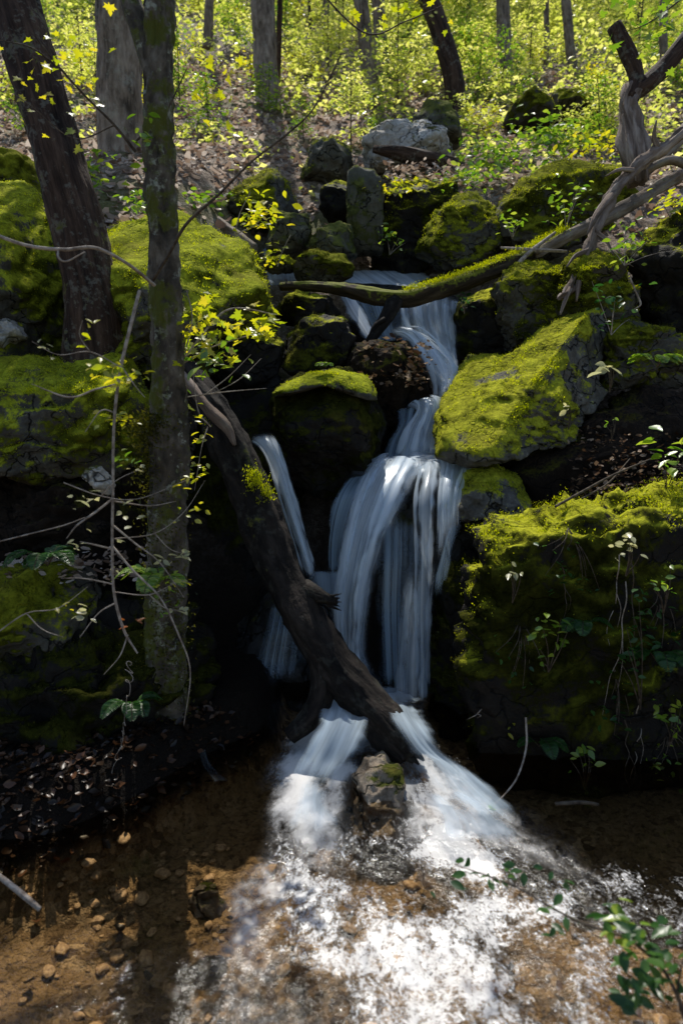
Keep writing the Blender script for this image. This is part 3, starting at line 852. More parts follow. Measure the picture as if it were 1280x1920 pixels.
# moss cap on the round boulder: its own pass so that only the crown is green
cap_poly = rk('moss_cushion', [(503, 748), (530, 722), (575, 702), (635, 692), (682, 703), (706, 735), (711, 764), (692, 748), (650, 727), (590, 727), (540, 745)], 4.12, .36, 'moss_full', 'bright yellow-green moss cap on the dark round boulder', lean=.9, seed=47, sub=5, fuzz=9000, fz=.6, cuts=0, rough=.03, cat='moss', ctr=(612, 722), sm=3)


# ------------------------------------------------------------------ falling and flowing water
def sheet(name, left, right, mat, label, nu=26, nv=110, bulge=.03, ripple=.003, seed=0, fade=(.08, .12), edge=.12, dens=1.0, cat='waterfall', strands=0, base_d=.8):
    def w3(l):
        return np.array([at(p[0], p[1], p[2]) if len(p) == 3 else at(p[0], p[1], None, p[3]) for p in l])
    r_ = np.random.default_rng(seed + 60)
    L, Rr = spline(w3(left), nv), spline(w3(right), nv)
    du = Rr - L
    wid = np.linalg.norm(du, axis=1)
    mid = (L + Rr) / 2
    dv = np.gradient(mid, axis=0)
    n = np.cross(du, dv); n /= np.maximum(np.linalg.norm(n, axis=1), 1e-9)[:, None]
    n *= np.where(n[:, 1] > 0, -1, 1)[:, None] if abs(n[:, 1]).mean() > abs(n[:, 2]).mean() else np.where(n[:, 2] < 0, -1, 1)[:, None]
    ln = np.concatenate([[0], np.cumsum(np.linalg.norm(np.diff(mid, axis=0), axis=1))])
    t = np.linspace(0, 1, nv)[:, None]
    VV, FF, UU, AA, cnt = [], [], [], [], 0
    pieces = [(0.0, 1.0, 0.0, 0.0, edge, dens * (base_d if strands else 1), 0.0, 1.0, nu)]
    for k in range(strands):
        c0 = (k + r_.uniform(.1, .9)) / strands
        c1 = np.clip(c0 + r_.normal() * .07, .03, .97)
        w_ = r_.uniform(.5, 1.5) * 1.8 / strands + .03
        pieces.append((c0, c1, w_, r_.uniform(.008, .05), .48, dens * r_.uniform(.75, 1.12), r_.uniform(0, .06), r_.uniform(.93, 1.0), 9))
    for q, (c0, c1, w_, lift, ed, dn, t0, t1, m) in enumerate(pieces):
        s = np.linspace(0, 1, m)
        if q == 0:
            S = np.repeat(s[None], nv, 0)
        else:
            cc = c0 + (c1 - c0) * t + .02 * np.sin(t * 5 + q)
            S = np.clip(cc + (s[None] - .5) * w_ * (.7 + .6 * t), -.04, 1.04)
        p = L[:, None] * (1 - S)[:, :, None] + Rr[:, None] * S[:, :, None]
        uvx = S * wid.mean() + q * 3.7
        uvy = ln[:, None] + 0 * S + q * 1.3
        z = np.stack([uvx * 14, uvy * 1.3, 0 * uvx + seed * 7.7], 2).reshape(-1, 3)
        off = (1 - (2 * S - 1) ** 2) * bulge + (fbm(z, 3) * ripple * 2).reshape(S.shape) + lift * sstep(0, .2, t)
        p = p + n[:, None, :] * off[:, :, None]
        jit = .5 * ed * fbm(np.stack([uvy * 5, 0 * uvy + q, s[None] * .6 + 0 * uvy], 2).reshape(-1, 3), 3).reshape(S.shape)
        se = np.clip(s[None] + jit * np.where(s[None] < .5, 1, -1), 0, 1)
        tj = t + .25 * fade[1] * fbm(np.stack([uvx * 16, 0 * uvx, 0 * uvx + q], 2).reshape(-1, 3), 2).reshape(S.shape)
        fd = sstep(t0, t0 + max(fade[0], 1e-4), t) * sstep(0, max(fade[1], 1e-4) * (1 if q == 0 else 1.6), t1 - tj) * sstep(0, max(ed, 1e-4), se) * sstep(0, max(ed, 1e-4), 1 - se)
        i = (np.arange(nv - 1)[:, None] * m + np.arange(m - 1)[None]).ravel() + cnt
        FF.append(np.stack([i, i + 1, i + m + 1, i + m], 1))
        VV.append(p.reshape(-1, 3)); UU.append(np.stack([uvx, uvy], 2).reshape(-1, 2)); AA.append(np.clip(fd * dn, 0, 1.1).ravel())
        cnt += nv * m
    V = np.concatenate(VV)
    o = mesh_np(name, V, np.concatenate(FF), M[mat], None, V.mean(0), uv=np.concatenate(UU), attrs={'fade': np.concatenate(AA)})
    return tag(o, label, cat, kind='structure')


# upper pool and falls
sheet('stream_water', [(600, 508, 6.3), (640, 530, 5.7)], [(800, 508, 6.3), (850, 545, 5.6)], 'fall_white', 'small bright pool feeding the upper fall', bulge=.01, edge=.1, fade=(.1, .02), cat='stream')
sheet('stream_water', [(490, 498, 6.3), (505, 540, 5.5)], [(560, 498, 6.3), (560, 540, 5.5)], 'flow', 'white glint of stream left of the small dark block', bulge=.01, edge=.1, fade=(.1, .1), cat='stream')
sheet('stream_water', [(425, 418, 7.0), (470, 455, 6.6), (500, 500, 6.2)], [(450, 412, 7.0), (500, 450, 6.6), (560, 500, 6.2)], 'flow', 'thin bright rill upstream below the olive boulder', bulge=.01, edge=.2, cat='stream')
sheet('waterfall', [(625, 552, 5.42), (645, 590, 5.2), (668, 625, 5.05), (690, 655, 4.95)], [(668, 552, 5.42), (690, 590, 5.22), (712, 630, 5.05), (722, 655, 4.95)], 'fall', 'narrow white strand at the left of the upper fall', bulge=.03, edge=.3)
sheet('waterfall', [(655, 550, 5.45), (668, 580, 5.36), (690, 620, 5.28), (705, 650, 5.2)], [(770, 550, 5.45), (775, 580, 5.36), (770, 620, 5.28), (770, 650, 5.2)], 'fall_thin', 'thin dim veil in the middle of the upper fall', bulge=.03, edge=.1)
sheet('waterfall', [(745, 555, 5.45), (748, 600, 5.3), (775, 650, 5.2), (812, 700, 5.05), (825, 730, 4.85)], [(856, 550, 5.45), (852, 600, 5.32), (855, 650, 5.2), (862, 700, 5.0), (866, 735, 4.85)], 'fall', 'right hand curtain of the upper fall dropping into the chute', bulge=.03, edge=.15, strands=7)
sheet('waterfall', [(725, 622, 5.0), (765, 648, 4.85), (795, 690, 4.68), (812, 730, 4.55), (815, 765, 4.42)], [(762, 618, 5.0), (810, 640, 4.9), (850, 680, 4.72), (868, 715, 4.58), (850, 760, 4.42)], 'fall_white', 'smooth diagonal chute of water below the upper fall', bulge=.05, edge=.2, fade=(.08, .08), strands=5)
sheet('waterfall', [(755, 765, 4.40), (778, 775, 4.30), (755, 815, 4.22), (738, 868, 4.13)], [(842, 752, 4.42), (830, 780, 4.30), (826, 820, 4.22), (822, 872, 4.13)], 'fall_white', 'middle white cascade falling onto the broad lip', bulge=.05, edge=.15, fade=(.04, .1), strands=5)
sheet('waterfall', [(735, 768, 4.40), (740, 800, 4.28), (722, 830, 4.22), (705, 870, 4.16)], [(790, 762, 4.40), (775, 800, 4.28), (765, 830, 4.22), (762, 872, 4.16)], 'fall_thin', 'faint blue side trickle left of the middle cascade', bulge=.03, edge=.2)
# the broad lip and the main curtain
sheet('waterfall', [(715, 862, 4.22), (690, 876, 4.02), (672, 892, 3.86), (655, 915, 3.76)], [(835, 860, 4.22), (880, 868, 4.02), (905, 880, 3.88), (905, 905, 3.78)], 'fall_white', 'bright shallow sheet of water across the broad lip', nu=40, nv=60, bulge=.03, edge=.25, fade=(.1, .4), strands=4)
sheet('waterfall', [(700, 868, 4.12), (684, 882, 3.90), (658, 930, 3.68), (636, 1010, 3.52), (624, 1090, 3.45), (618, 1160, 3.41), (630, 1240, 3.38), (662, 1330, 3.30)], [(800, 868, 4.12), (800, 882, 3.86), (776, 930, 3.60), (735, 1000, 3.50), (708, 1070, 3.45), (694, 1150, 3.41), (692, 1235, 3.38), (750, 1325, 3.30)], 'fall', 'thick left sweep of the main white curtain', nu=40, nv=160, bulge=.05, edge=.2, fade=(.02, .08), seed=3, strands=8, base_d=1.0)
sheet('waterfall', [(775, 868, 4.10), (784, 884, 3.86), (776, 940, 3.60), (778, 1040, 3.50), (776, 1140, 3.46), (778, 1240, 3.43), (778, 1325, 3.38)], [(815, 868, 4.10), (828, 884, 3.84), (820, 940, 3.58), (814, 1040, 3.49), (808, 1140, 3.46), (806, 1240, 3.43), (808, 1325, 3.38)], 'fall', 'bright narrow strand right of the dark gap in the main curtain', nu=20, nv=160, bulge=.03, edge=.35, fade=(.02, .06), dens=1.0, seed=5, strands=3, base_d=.9)
sheet('waterfall', [(800, 868, 4.08), (815, 886, 3.84), (815, 940, 3.60), (812, 1010, 3.53), (808, 1070, 3.50)], [(880, 870, 4.06), (892, 888, 3.80), (868, 940, 3.58), (858, 1000, 3.53), (845, 1060, 3.50)], 'fall', 'short right shoulder of the main curtain spilling beside the ledge stone', nu=30, nv=110, bulge=.04, edge=.2, fade=(.02, .35), dens=.9, seed=6, strands=5, base_d=.75)
sheet('waterfall', [(765, 1000, 3.54), (750, 1130, 3.48), (742, 1240, 3.45), (740, 1325, 3.40)], [(822, 990, 3.54), (808, 1150, 3.48), (800, 1240, 3.45), (800, 1325, 3.40)], 'fall', 'soft blue veil low on the right of the main curtain', nu=30, nv=90, bulge=.02, edge=.3, fade=(.3, .06), dens=.92, seed=7, strands=3)
sheet('waterfall', [(690, 940, 3.78), (690, 1040, 3.66), (690, 1150, 3.60), (700, 1320, 3.45)], [(800, 940, 3.78), (800, 1040, 3.66), (795, 1150, 3.60), (795, 1320, 3.45)], 'fall_thin', 'broad thin veil of water lying against the rock behind the main curtain', nu=40, nv=140, bulge=.02, edge=.2, fade=(.2, .1), seed=15, dens=.85)
sheet('waterfall', [(650, 895, 3.85), (622, 935, 3.70), (612, 1000, 3.66), (612, 1090, 3.62)], [(720, 885, 3.85), (690, 935, 3.66), (660, 1010, 3.60), (650, 1095, 3.58)], 'fall_thin', 'blue shaded veil at the left edge of the main curtain', bulge=.02, edge=.2)
sheet('waterfall', [(835, 985, 3.50), (815, 1060, 3.48), (800, 1150, 3.45)], [(868, 970, 3.50), (850, 1050, 3.48), (830, 1150, 3.45)], 'fall_thin', 'stray thin strand right of the main curtain', bulge=.02, edge=.3, fade=(.1, .4))
# left side fall
sheet('waterfall', [(455, 822, 3.80), (495, 860, 3.70), (522, 930, 3.63), (552, 1020, 3.58), (572, 1085, 3.55)], [(514, 806, 3.80), (534, 860, 3.70), (556, 930, 3.63), (580, 1020, 3.58), (600, 1085, 3.55)], 'fall', 'narrow blue side fall beside the fallen forked log', bulge=.03, edge=.3, fade=(.1, .08), dens=.95, strands=3)
sheet('waterfall', [(545, 1066, 3.64), (560, 1095, 3.54), (575, 1160, 3.48)], [(685, 1062, 3.64), (675, 1095, 3.54), (670, 1160, 3.48)], 'flow', 'small blue ledge pool between the side fall and the main curtain', bulge=.01, edge=.35, fade=(.3, .4))
sheet('waterfall', [(500, 1118, 3.68), (478, 1170, 3.6), (458, 1235, 3.56), (452, 1305, 3.5)], [(575, 1120, 3.68), (585, 1180, 3.6), (585, 1240, 3.56), (580, 1290, 3.5)], 'fall_thin', 'faint lower veil left of the fallen log', bulge=.03, edge=.25, fade=(.15, .25), dens=.8)
sheet('waterfall', [(448, 1262, 3.5), (452, 1300, 3.42)], [(540, 1250, 3.5), (545, 1290, 3.42)], 'fall', 'little white drop at the foot of the faint lower veil', bulge=.02, edge=.45, fade=(.3, .5), nv=30, dens=.75)
sheet('waterfall', [(368, 1405, None, .12), (378, 1440, None, .05), (400, 1478, None, .02)], [(385, 1400, None, .12), (402, 1436, None, .05), (440, 1470, None, .02)], 'flow', 'small blue trickle in the dark below the left bank', bulge=.01, edge=.25, nv=40, dens=.5)
# runs at the foot of the falls
sheet('rapids', [(590, 1290, 3.36), (585, 1350, None, .18), (545, 1430, None, .10), (518, 1495, None, .03)], [(720, 1295, 3.36), (705, 1375, None, .19), (670, 1450, None, .11), (625, 1530, None, .03)], 'flow', 'blue rushing water between the two forks of the log', nu=40, nv=90, bulge=.03, ripple=.008, edge=.26, fade=(.05, .35), cat='rapids')
sheet('rapids', [(555, 1430, None, .12), (535, 1480, None, .07), (525, 1540, None, .035), (515, 1600, None, .02)], [(660, 1450, None, .12), (650, 1510, None, .07), (650, 1560, None, .035), (640, 1620, None, .02)], 'flow', 'tongue of white water sliding into the shaded middle of the pool', nu=40, nv=120, bulge=.03, ripple=.008, edge=.45, fade=(.35, .5), cat='rapids', seed=9)
sheet('rapids', [(640, 1300, 3.42), (690, 1345, None, .20), (760, 1430, None, .12), (800, 1500, None, .07), (850, 1570, None, .02)], [(812, 1300, 3.42), (822, 1365, None, .20), (900, 1445, None, .12), (985, 1515, None, .06), (1090, 1600, None, .015)], 'flow', 'blue rushing water right of the log fanning toward the pool', nu=40, nv=120, bulge=.03, ripple=.008, edge=.38, fade=(.05, .25), cat='rapids', seed=11)
sheet('rapids', [(770, 1490, None, .10), (770, 1540, None, .08), (760, 1600, None, .02)], [(880, 1480, None, .12), (985, 1530, None, .09), (1060, 1610, None, .02)], 'flow', 'sunlit heap of white foam right of the pale broken rock', nu=40, nv=60, bulge=.03, ripple=.008, edge=.38, fade=(.2, .3), cat='rapids', seed=13)

sheet('rapids', [(590, 1275, 3.46), (580, 1330, None, .03), (560, 1400, None, .03), (540, 1450, None, .02)], [(815, 1290, 3.46), (825, 1340, None, .03), (860, 1400, None, .03), (900, 1450, None, .02)], 'flow', 'misty blue water churning right under the main curtain', nu=40, nv=60, bulge=.02, ripple=.01, edge=.3, fade=(.08, .4), cat='rapids', seed=21)
# pool surface, with flow-aligned coordinates fanning out from the foot of the falls
px_ = np.arange(-2.6, 3.0, .016)
py_ = np.arange(.3, 3.75, .016)
PX, PY = np.meshgrid(px_, py_)
x, y = PX.ravel(), PY.ravel()
SRC = (.12, 3.5)
dxs, dys = x - SRC[0], SRC[1] - y
ang = np.arctan2(dxs, np.maximum(dys, -.2) + .35)
dist = np.hypot(dxs, dys)
fuv = np.stack([ang * 1.6, dist], 1)
main = np.exp(-(((ang - .16) / np.where(ang > .16, .72 + .5 * sstep(2.0, 1.7, y), .50)) ** 2))
mid_shade = np.exp(-(((x + .02 * 0 - .02) / .10) ** 2))
calm = sstep(-.25, -.75, x) * 1.0
foam = .775 * main * (.55 + .45 * sstep(3.0, 1.2, dist)) + .42 * np.exp(-((dist - 1.0) / .45) ** 2) * main  # foam, also standing in for sun glare on the front of the pool
foam = foam * (1 - .85 * calm)
foam = foam * (.62 + .5 * sstep(-.2, .35, fbm(np.stack([x * 2.2, y * 2.0, 0 * x], 1), 3)))
foam *= 1 - .9 * sstep(.9, 1.5, x) * sstep(2.0, 2.35, y)
chop = (.10 + .16 * main) * (1 - .6 * calm) * (1 - .85 * sstep(.5, .9, x) * sstep(2.0, 2.3, y))
def run(px, w0, w1, f0=1.0, f1=0.0):
    q = np.array([at(a, b, None, .01)[:2] for a, b in px])
    q = spline(np.c_[q, np.zeros(len(q))], 60)[:, :2]
    best = np.zeros(len(x))
    for i in range(60):
        t = i / 59
        wd = w0 + (w1 - w0) * t
        best = np.maximum(best, (f0 + (f1 - f0) * t) * np.exp(-((x - q[i, 0]) ** 2 + (y - q[i, 1]) ** 2) / wd ** 2))
    return best


mist = np.maximum.reduce([
    run([(620, 1330), (590, 1400), (565, 1470), (575, 1530), (580, 1590), (540, 1640), (495, 1690), (475, 1760), (470, 1860)], .12, .12, 1.2, .3),
    run([(640, 1440), (615, 1500), (600, 1560)], .07, .06, .9, .6),
    run([(780, 1480), (840, 1520), (920, 1560), (1010, 1590), (1100, 1630)], .12, .10, 1.05, .15),
    run([(700, 1360), (780, 1430), (860, 1490), (960, 1530), (1040, 1580)], .10, .10, 1.0, .2),
    run([(800, 1540), (780, 1590), (760, 1650)], .10, .12, .7, .2)])
mist *= .75 + .5 * fbm(np.stack([fuv[:, 0] * 6, fuv[:, 1] * 3.2, 0 * x + 4], 1), 3)
foam = foam * (1 - .8 * sstep(1.5, .6, dist)) * (1 - .5 * sstep(.4, .65, ang) * sstep(1.75, 2.0, y))
foam = foam * (1 - .95 * sstep(.45, .8, x) * sstep(1.95, 2.25, y)) * (1 - .8 * sstep(-.15, -.4, x) * sstep(1.7, 2.0, y))  # flecks thinned where shade lies on the pool
gap = 1 - .75 * np.exp(-(((x - .11) / .10) ** 2 + ((y - 2.50) / .20) ** 2))
win = 1 - .75 * np.exp(-(((x - .24) / .17) ** 2 + ((y - 2.0) / .13) ** 2))
foam = foam * gap * win
chop = chop * (.35 + .65 * win)
mist = mist * gap
foam[:] = np.clip(foam, 0, 1)
chop = chop * sstep(.9, 1.55, dist) * (1 - .85 * sstep(.30, .55, ang) * sstep(1.7, 2.0, y)) * (1 + .35 * sstep(2.0, 1.6, y))
chop = chop * (1 - .8 * sstep(-.12, -.35, x) * sstep(1.6, 1.9, y))
wz = .05 * chop * fbm(np.stack([fuv[:, 0] * 9, fuv[:, 1] * 4, 0 * x], 1), 4) + .010 * np.exp(-(dist / .9) ** 2)
pi_ = (np.arange(len(py_) - 1)[:, None] * len(px_) + np.arange(len(px_) - 1)[None]).ravel()
o = mesh_np('stream_water', np.stack([x, y, wz], 1), np.stack([pi_, pi_ + 1, pi_ + len(px_) + 1, pi_ + len(px_)], 1), M['pool'], None, (0, 2, 0), uv=fuv, attrs={'foam': foam, 'chop': chop, 'mist': mist})
tag(o, 'shallow brown pool streaked with sun glare and foam', 'pool', kind='structure')

# pebbles on the bed
pg = 'brown pebbles on the bed of the left shallows'
protos = []
for i in range(6):
    V, Fc = ico(3)
    r_ = np.random.default_rng(300 + i)
    p = V * np.array((1, r_.uniform(.55, .9), r_.uniform(.28, .42)))
    for k in range(5):
        n = r_.normal(size=3); n /= np.linalg.norm(n)
        ov = p @ n - .62 * np.linalg.norm(p * n, axis=1).max() - .12
        p -= np.where(ov > 0, ov, 0)[:, None] * n
    p = p * (1 + .12 * fbm(V * 1.6 + i * 5, 3))[:, None]
    protos.append(mesh_np('pebble', p, Fc, M['pebble']))
cnt = 0
for i in range(2600):
    if cnt >= 290: break
    x = random.uniform(-1.35, -.35) if random.random() < .8 else random.uniform(-.4, 1.9)
    y = random.uniform(1.25, 2.5)
    zz = float(ground_full(np.array([x]), np.array([y]))[0])
    if zz > -.1: continue
    s = random.choice((.010, .012, .015, .018, .022, .028, .036))
    o = protos[cnt] if cnt < 6 else protos[cnt % 6].copy()
    if cnt >= 6: COL.objects.link(o)
    o.location = (x, y, zz + s * .22)
    o.scale = (s,) * 3
    o.rotation_euler = (random.uniform(-.2, .2), random.uniform(-.2, .2), random.uniform(0, 6.28))
    tag(o, 'smooth golden brown pebble among many under the clear shallow water', 'pebble', pg)
    cnt += 1


# ------------------------------------------------------------------ logs
def log(name, tubes, mat, label, cat='log', extra=None):
    """tubes: list of (points, radii, kwargs)"""
    T = Tubes()
    for i, (p, r, kw) in enumerate(tubes):
        k = dict(seg=28, rough=.16, ridge=.004, seed=i * 2.3 + len(label) * .1, freq=5)
        k.update(kw)
        T.add(p, r, **k)
    allv = np.concatenate(T.v)
    base = np.array((allv[:, 0].mean(), allv[:, 1].mean(), allv[:, 2].min()))
    if extra:
        root = empty(name, base, label, cat)
        T.build('trunk', M[mat], root, base)
        return root, base
    o = T.build(name, M[mat], None, base)
    return tag(o, label, cat), base


MAINLOG = pp((345, 690, 3.75), (395, 760, 3.65), (440, 850, 3.52), (476, 945, 3.40), (516, 1050, 3.28), (566, 1155, 3.12), (626, 1245, 2.98), (692, 1322, 2.86), (745, 1385, 2.76), (768, 1415, 2.72))
root, base = log('fallen_log', [
    (MAINLOG, [.050, .076, .094, .104, .106, .104, .092, .084, .080, .068], dict(seg=64, rough=.30, ridge=.006, freq=5, lump=.012)),
], 'bark_wet', 'dark wet forked log fallen across the lower falls', extra=True)
T = Tubes()
T.add(pp((590, 1170, 3.06), (606, 1250, 2.98), (600, 1310, 2.93), (577, 1350, 2.89), (542, 1382, 2.85)), [.060, .060, .054, .048, .034], seg=28, rough=.2, ridge=.005, freq=4, seed=4)
T.build('branch', M['bark_wet'], root, base)
T = Tubes()
T.add(pp((570, 1105, 3.14), (602, 1120, 3.06), (622, 1126, 3.03), (632, 1128, 3.02)), [.034, .024, .017, .010], seg=22, rough=.5, ridge=.006, freq=8, seed=6, lump=.006)
for k in range(5):
    T.add(pp((612, 1118 + 4 * k, 3.04), (628, 1116 + 6 * k, 3.02), (640 - 3 * (k % 2), 1113 + 8 * k, 3.01)), [.008, .006, .0015], seg=8, rough=.5, seed=k + 20)
T.build('branch_stub', M['bark_wet'], root, base)
T = Tubes()
for k in range(9):
    a = k / 9 * 6.28
    T.add(pp((735 + 14 * math.cos(a), 1385 + 10 * math.sin(a), 2.76), (765 + 20 * math.cos(a), 1402 + 16 * math.sin(a), 2.71), (782 + 16 * math.cos(a), 1412 + 22 * math.sin(a), 2.68)), [.026, .018, .005], seg=9, rough=.4, seed=k)
T.build('splintered_end', M['bark_wet'], root, base)
T = Tubes()
T.add(pp((340, 700, 3.66), (385, 760, 3.56), (425, 800, 3.47), (440, 835, 3.42)), [.012, .030, .026, .006], seg=14, rough=.45, ridge=.004, seed=8)
T.build('torn_edge', M['bark_pale'], root, base)
# moss tufts on the log
r_ = np.random.default_rng(77)
mc_i = 0
for (u, v, Y, n_, s_) in ((478, 900, 3.33, 500, .030), (500, 925, 3.31, 300, .025), (492, 945, 3.3, 200, .02), (400, 800, 3.55, 200, .03)):
    mc = at(u, v, Y) + r_.normal(size=(n_, 3)) * s_ * np.array((.7, .4, 1.1))
    moss_blades('moss', mc, np.tile(np.array((.4, -.4, .8)), (len(mc), 1)), .014, M['fuzz'], root, base, r_)

# mossy log across the upper fall
root, base = log('crossing_log', [
    (pp((525, 537, 5.12), (580, 537, 5.08), (640, 543, 5.02), (700, 556, 4.96), (760, 560, 4.92), (820, 545, 4.92), (880, 525, 4.95), (940, 502, 5.0), (1000, 475, 5.08), (1060, 445, 5.15)), [.024, .033, .042, .052, .058, .058, .056, .050, .046, .042], dict(seg=28, rough=.2, lump=.006)),
], 'bark_moss', 'mossy log lying across the top of the upper fall', extra=True)
T = Tubes()
T.add(pp((742, 562, 4.92), (722, 600, 4.85), (700, 630, 4.8), (680, 660, 4.74)), [.055, .042, .032, .02], seg=20, rough=.25, ridge=.004)
T.add(pp((720, 598, 4.8), (700, 612, 4.76), (688, 640, 4.74)), [.02, .01, .004], seg=8, rough=.2)
T.build('branch', M['bark_wet'], root, base)
mp_ = spline(pp((760, 552, 4.88), (820, 535, 4.88), (880, 515, 4.92), (940, 492, 4.97), (1000, 465, 5.05), (1060, 435, 5.1)), 5000)
mp_ = mp_ + r_.normal(size=mp_.shape) * np.array((.02, .025, .010)) + np.array((0, 0, .035))
moss_blades('moss', mp_, np.tile(np.array((0, -.2, 1)), (len(mp_), 1)), .011, M['fuzz'], root, base, r_)

# dead tree and weathered limbs on the right
root, base = log('dead_tree', [
    (pp((1195, 345, 5.25), (1190, 290, 5.3), (1182, 230, 5.4), (1176, 190, 5.45), (1185, 160, 5.5)), [.052, .075, .068, .055, .044], dict(rough=.6, ridge=.014, lump=.02, seg=40)),
], 'bark_pale', 'broken dead tree with a pale torn trunk on the right slope', 'tree', extra=True)
T = Tubes()
T.add(pp((1180, 190, 5.45), (1192, 150, 5.5), (1178, 105, 5.52), (1150, 48, 5.55)), [.055, .055, .055, .045], seg=24, rough=.2, ridge=.005)
T.build('snag', M['bark_dark'], root, base)
T = Tubes()
T.add(pp((1185, 175, 5.48), (1215, 155, 5.5), (1250, 120, 5.55), (1300, 60, 5.6)), [.05, .065, .06, .055], seg=24, rough=.2, ridge=.005, seed=2)
T.build('limb', M['bark_dark'], root, base)
log('weathered_limb', [
    (pp((1290, 240, 5.0), (1235, 285, 4.98), (1185, 320, 4.95), (1145, 365, 4.88), (1115, 430, 4.78), (1095, 490, 4.66), (1065, 545, 4.52), (1045, 560, 4.48)), [.023, .029, .030, .029, .034, .027, .022, .007], dict(rough=.6, ridge=.010, lump=.020, freq=8)),
    (pp((1095, 490, 4.64), (1085, 530, 4.52), (1080, 565, 4.45)), [.03, .02, .004], dict(rough=.4, seg=12)),
    (pp((1150, 360, 4.88), (1120, 400, 4.7), (1100, 440, 4.62)), [.024, .018, .004], dict(rough=.5, seg=12)),
    (pp((1235, 285, 4.98), (1225, 255, 4.95), (1230, 225, 4.92)), [.018, .010, .002], dict(rough=.4, seg=10)),
    (pp((1185, 320, 4.93), (1160, 318, 4.85), (1135, 330, 4.8)), [.016, .010, .002], dict(rough=.4, seg=10)),
    (pp((1112, 430, 4.76), (1135, 450, 4.66), (1150, 480, 4.6)), [.014, .008, .002], dict(rough=.4, seg=10)),
    (pp((1100, 470, 4.68), (1078, 480, 4.58), (1062, 500, 4.5)), [.014, .008, .002], dict(rough=.4, seg=10)),
    (pp((1068, 540, 4.5), (1055, 575, 4.44), (1050, 590, 4.42)), [.014, .008, .002], dict(rough=.4, seg=10)),
], 'bark_pale', 'twisted pale weathered limb slanting down over the mossy boulders', 'log')
log('fallen_limb', [
    (pp((1320, 300, 5.4), (1240, 350, 5.35), (1160, 395, 5.25), (1080, 435, 5.15), (1000, 478, 5.05)), [.04, .042, .044, .038, .03], dict(rough=.3, ridge=.006, lump=.008)),
], 'bark_far', 'straight brown limb resting behind the twisted weathered limb', 'log')
log('fallen_limb', [
    (pp((1330, 190, 5.7), (1270, 260, 5.6), (1220, 310, 5.5), (1190, 340, 5.4)), [.05, .05, .045, .03], dict(rough=.2)),
    (pp((1320, 330, 5.2), (1260, 300, 5.25), (1200, 325, 5.3)), [.03, .03, .02], dict(rough=.3, seg=14)),
], 'bark_far', 'tangle of brown limbs at the right edge beside the dead tree', 'log')
log('stick', [(pp((938, 465, 5.0), (1000, 468, 4.96), (1062, 471, 4.9)), [.007, .009, .006], dict(seg=8))], 'twig', 'thin pale level stick above the upright mossy block', 'stick')
log('stick', [(pp((950, 520, 4.9), (985, 480, 4.95), (1040, 436, 5.0)), [.007, .012, .008], dict(seg=8))], 'twig', 'pale slanting stick crossing the right end of the mossy log', 'stick')
log('fallen_log', [(pp((700, 280, 7.45), (750, 288, 7.4), (800, 298, 7.35), (848, 305, 7.35)), [.03, .065, .075, .05], dict(rough=.25, ridge=.006))], 'bark_dark', 'short dark rotten log lying across the pale whitish rock', 'log')
log('fallen_log', [(pp((330, 365, 6.5), (380, 400, 6.3), (430, 435, 6.1), (478, 470, 5.9)), [.04, .05, .05, .04], dict(rough=.25, ridge=.005))], 'bark_far', 'grey fallen log sloping toward the thin rill upstream', 'log')
log('stick', [(pp((-10, 1635, None, .10), (40, 1675, None, .07), (75, 1705, None, .05)), [.006, .006, .0045], dict(seg=8))], 'twig', 'pale straight stick poking over the water at the left edge', 'stick')
log('stick', [(pp((1040, 1507, None, .03), (1090, 1504, None, .03), (1122, 1508, None, .03)), [.004, .005, .003], dict(seg=8))], 'twig_dark', 'thin stick floating at the foot of the right bank wall', 'stick')

# ------------------------------------------------------------------ trees
OV_LEAF = 'leaf_far'


def limbs_and_crown(root, base, top, r_, nl, spread, nleaf, mat_b, mat_l, size=.08, rtop=.05, hmin=0):
    """limbs from the upper trunk and a loose crown of leaves round their tips"""
    T = Tubes()
    tips = []
    for i in range(nl):
        a = r_.uniform(0, 6.28)
        s = top + np.array((0, 0, -r_.uniform(0, hmin)))
        e = s + np.array((math.cos(a) * spread * r_.uniform(.5, 1), math.sin(a) * spread * r_.uniform(.5, 1), r_.uniform(.2, 1.0) * spread))
        m = (s + e) / 2 + r_.normal(size=3) * .2
        T.add([s, m, e], [rtop * .6, rtop * .35, .012], seg=8, rings=10)
        for t in np.linspace(.35, 1, 6):
            tips.append(s * (1 - t) + e * t)
    T.build('limb', M[mat_b], root, base)
    tips = np.array(tips)
    c = tips[r_.integers(0, len(tips), nleaf)] + r_.normal(size=(nleaf, 3)) * spread * .16
    d, n = rnd_leaf_frame(nleaf, r_)
    leaf_mesh('crown', c, d, n, size * r_.uniform(.6, 1.3, nleaf), DIAM, M[mat_l], root, base)


def tree(name, pts, rad, mat, label, seg=32, rough=.08, ridge=.006, limbs=0, spread=1.6, nleaf=252, lmat='leaf_far', group=None, seed=0, freq=7, size=.09, lump=0, ext=0):
    r_ = np.random.default_rng(500 + seed)
    base = np.array(pts[0])
    root = empty(name, base, label, 'tree', group)
    pts = [np.array(p) for p in pts]
    if ext:
        d = pts[-1] - pts[-2]; d /= np.linalg.norm(d)
        d = d * .7 + np.array((0, 0, .5))
        pts = pts + [pts[-1] + d * ext * .5, pts[-1] + d * ext]
        rad = list(rad) + [rad[-1] * .8, rad[-1] * .5]
    T = Tubes()
    T.add(pts, rad, seg=seg, rough=rough, ridge=ridge, seed=seed + .5, freq=freq, lump=lump)
    T.build('trunk', M[mat], root, base)
    if limbs:
        limbs_and_crown(root, base, pts[-1], r_, limbs, spread, nleaf, mat, lmat, size, rad[-1], hmin=1.2)
    return root, base


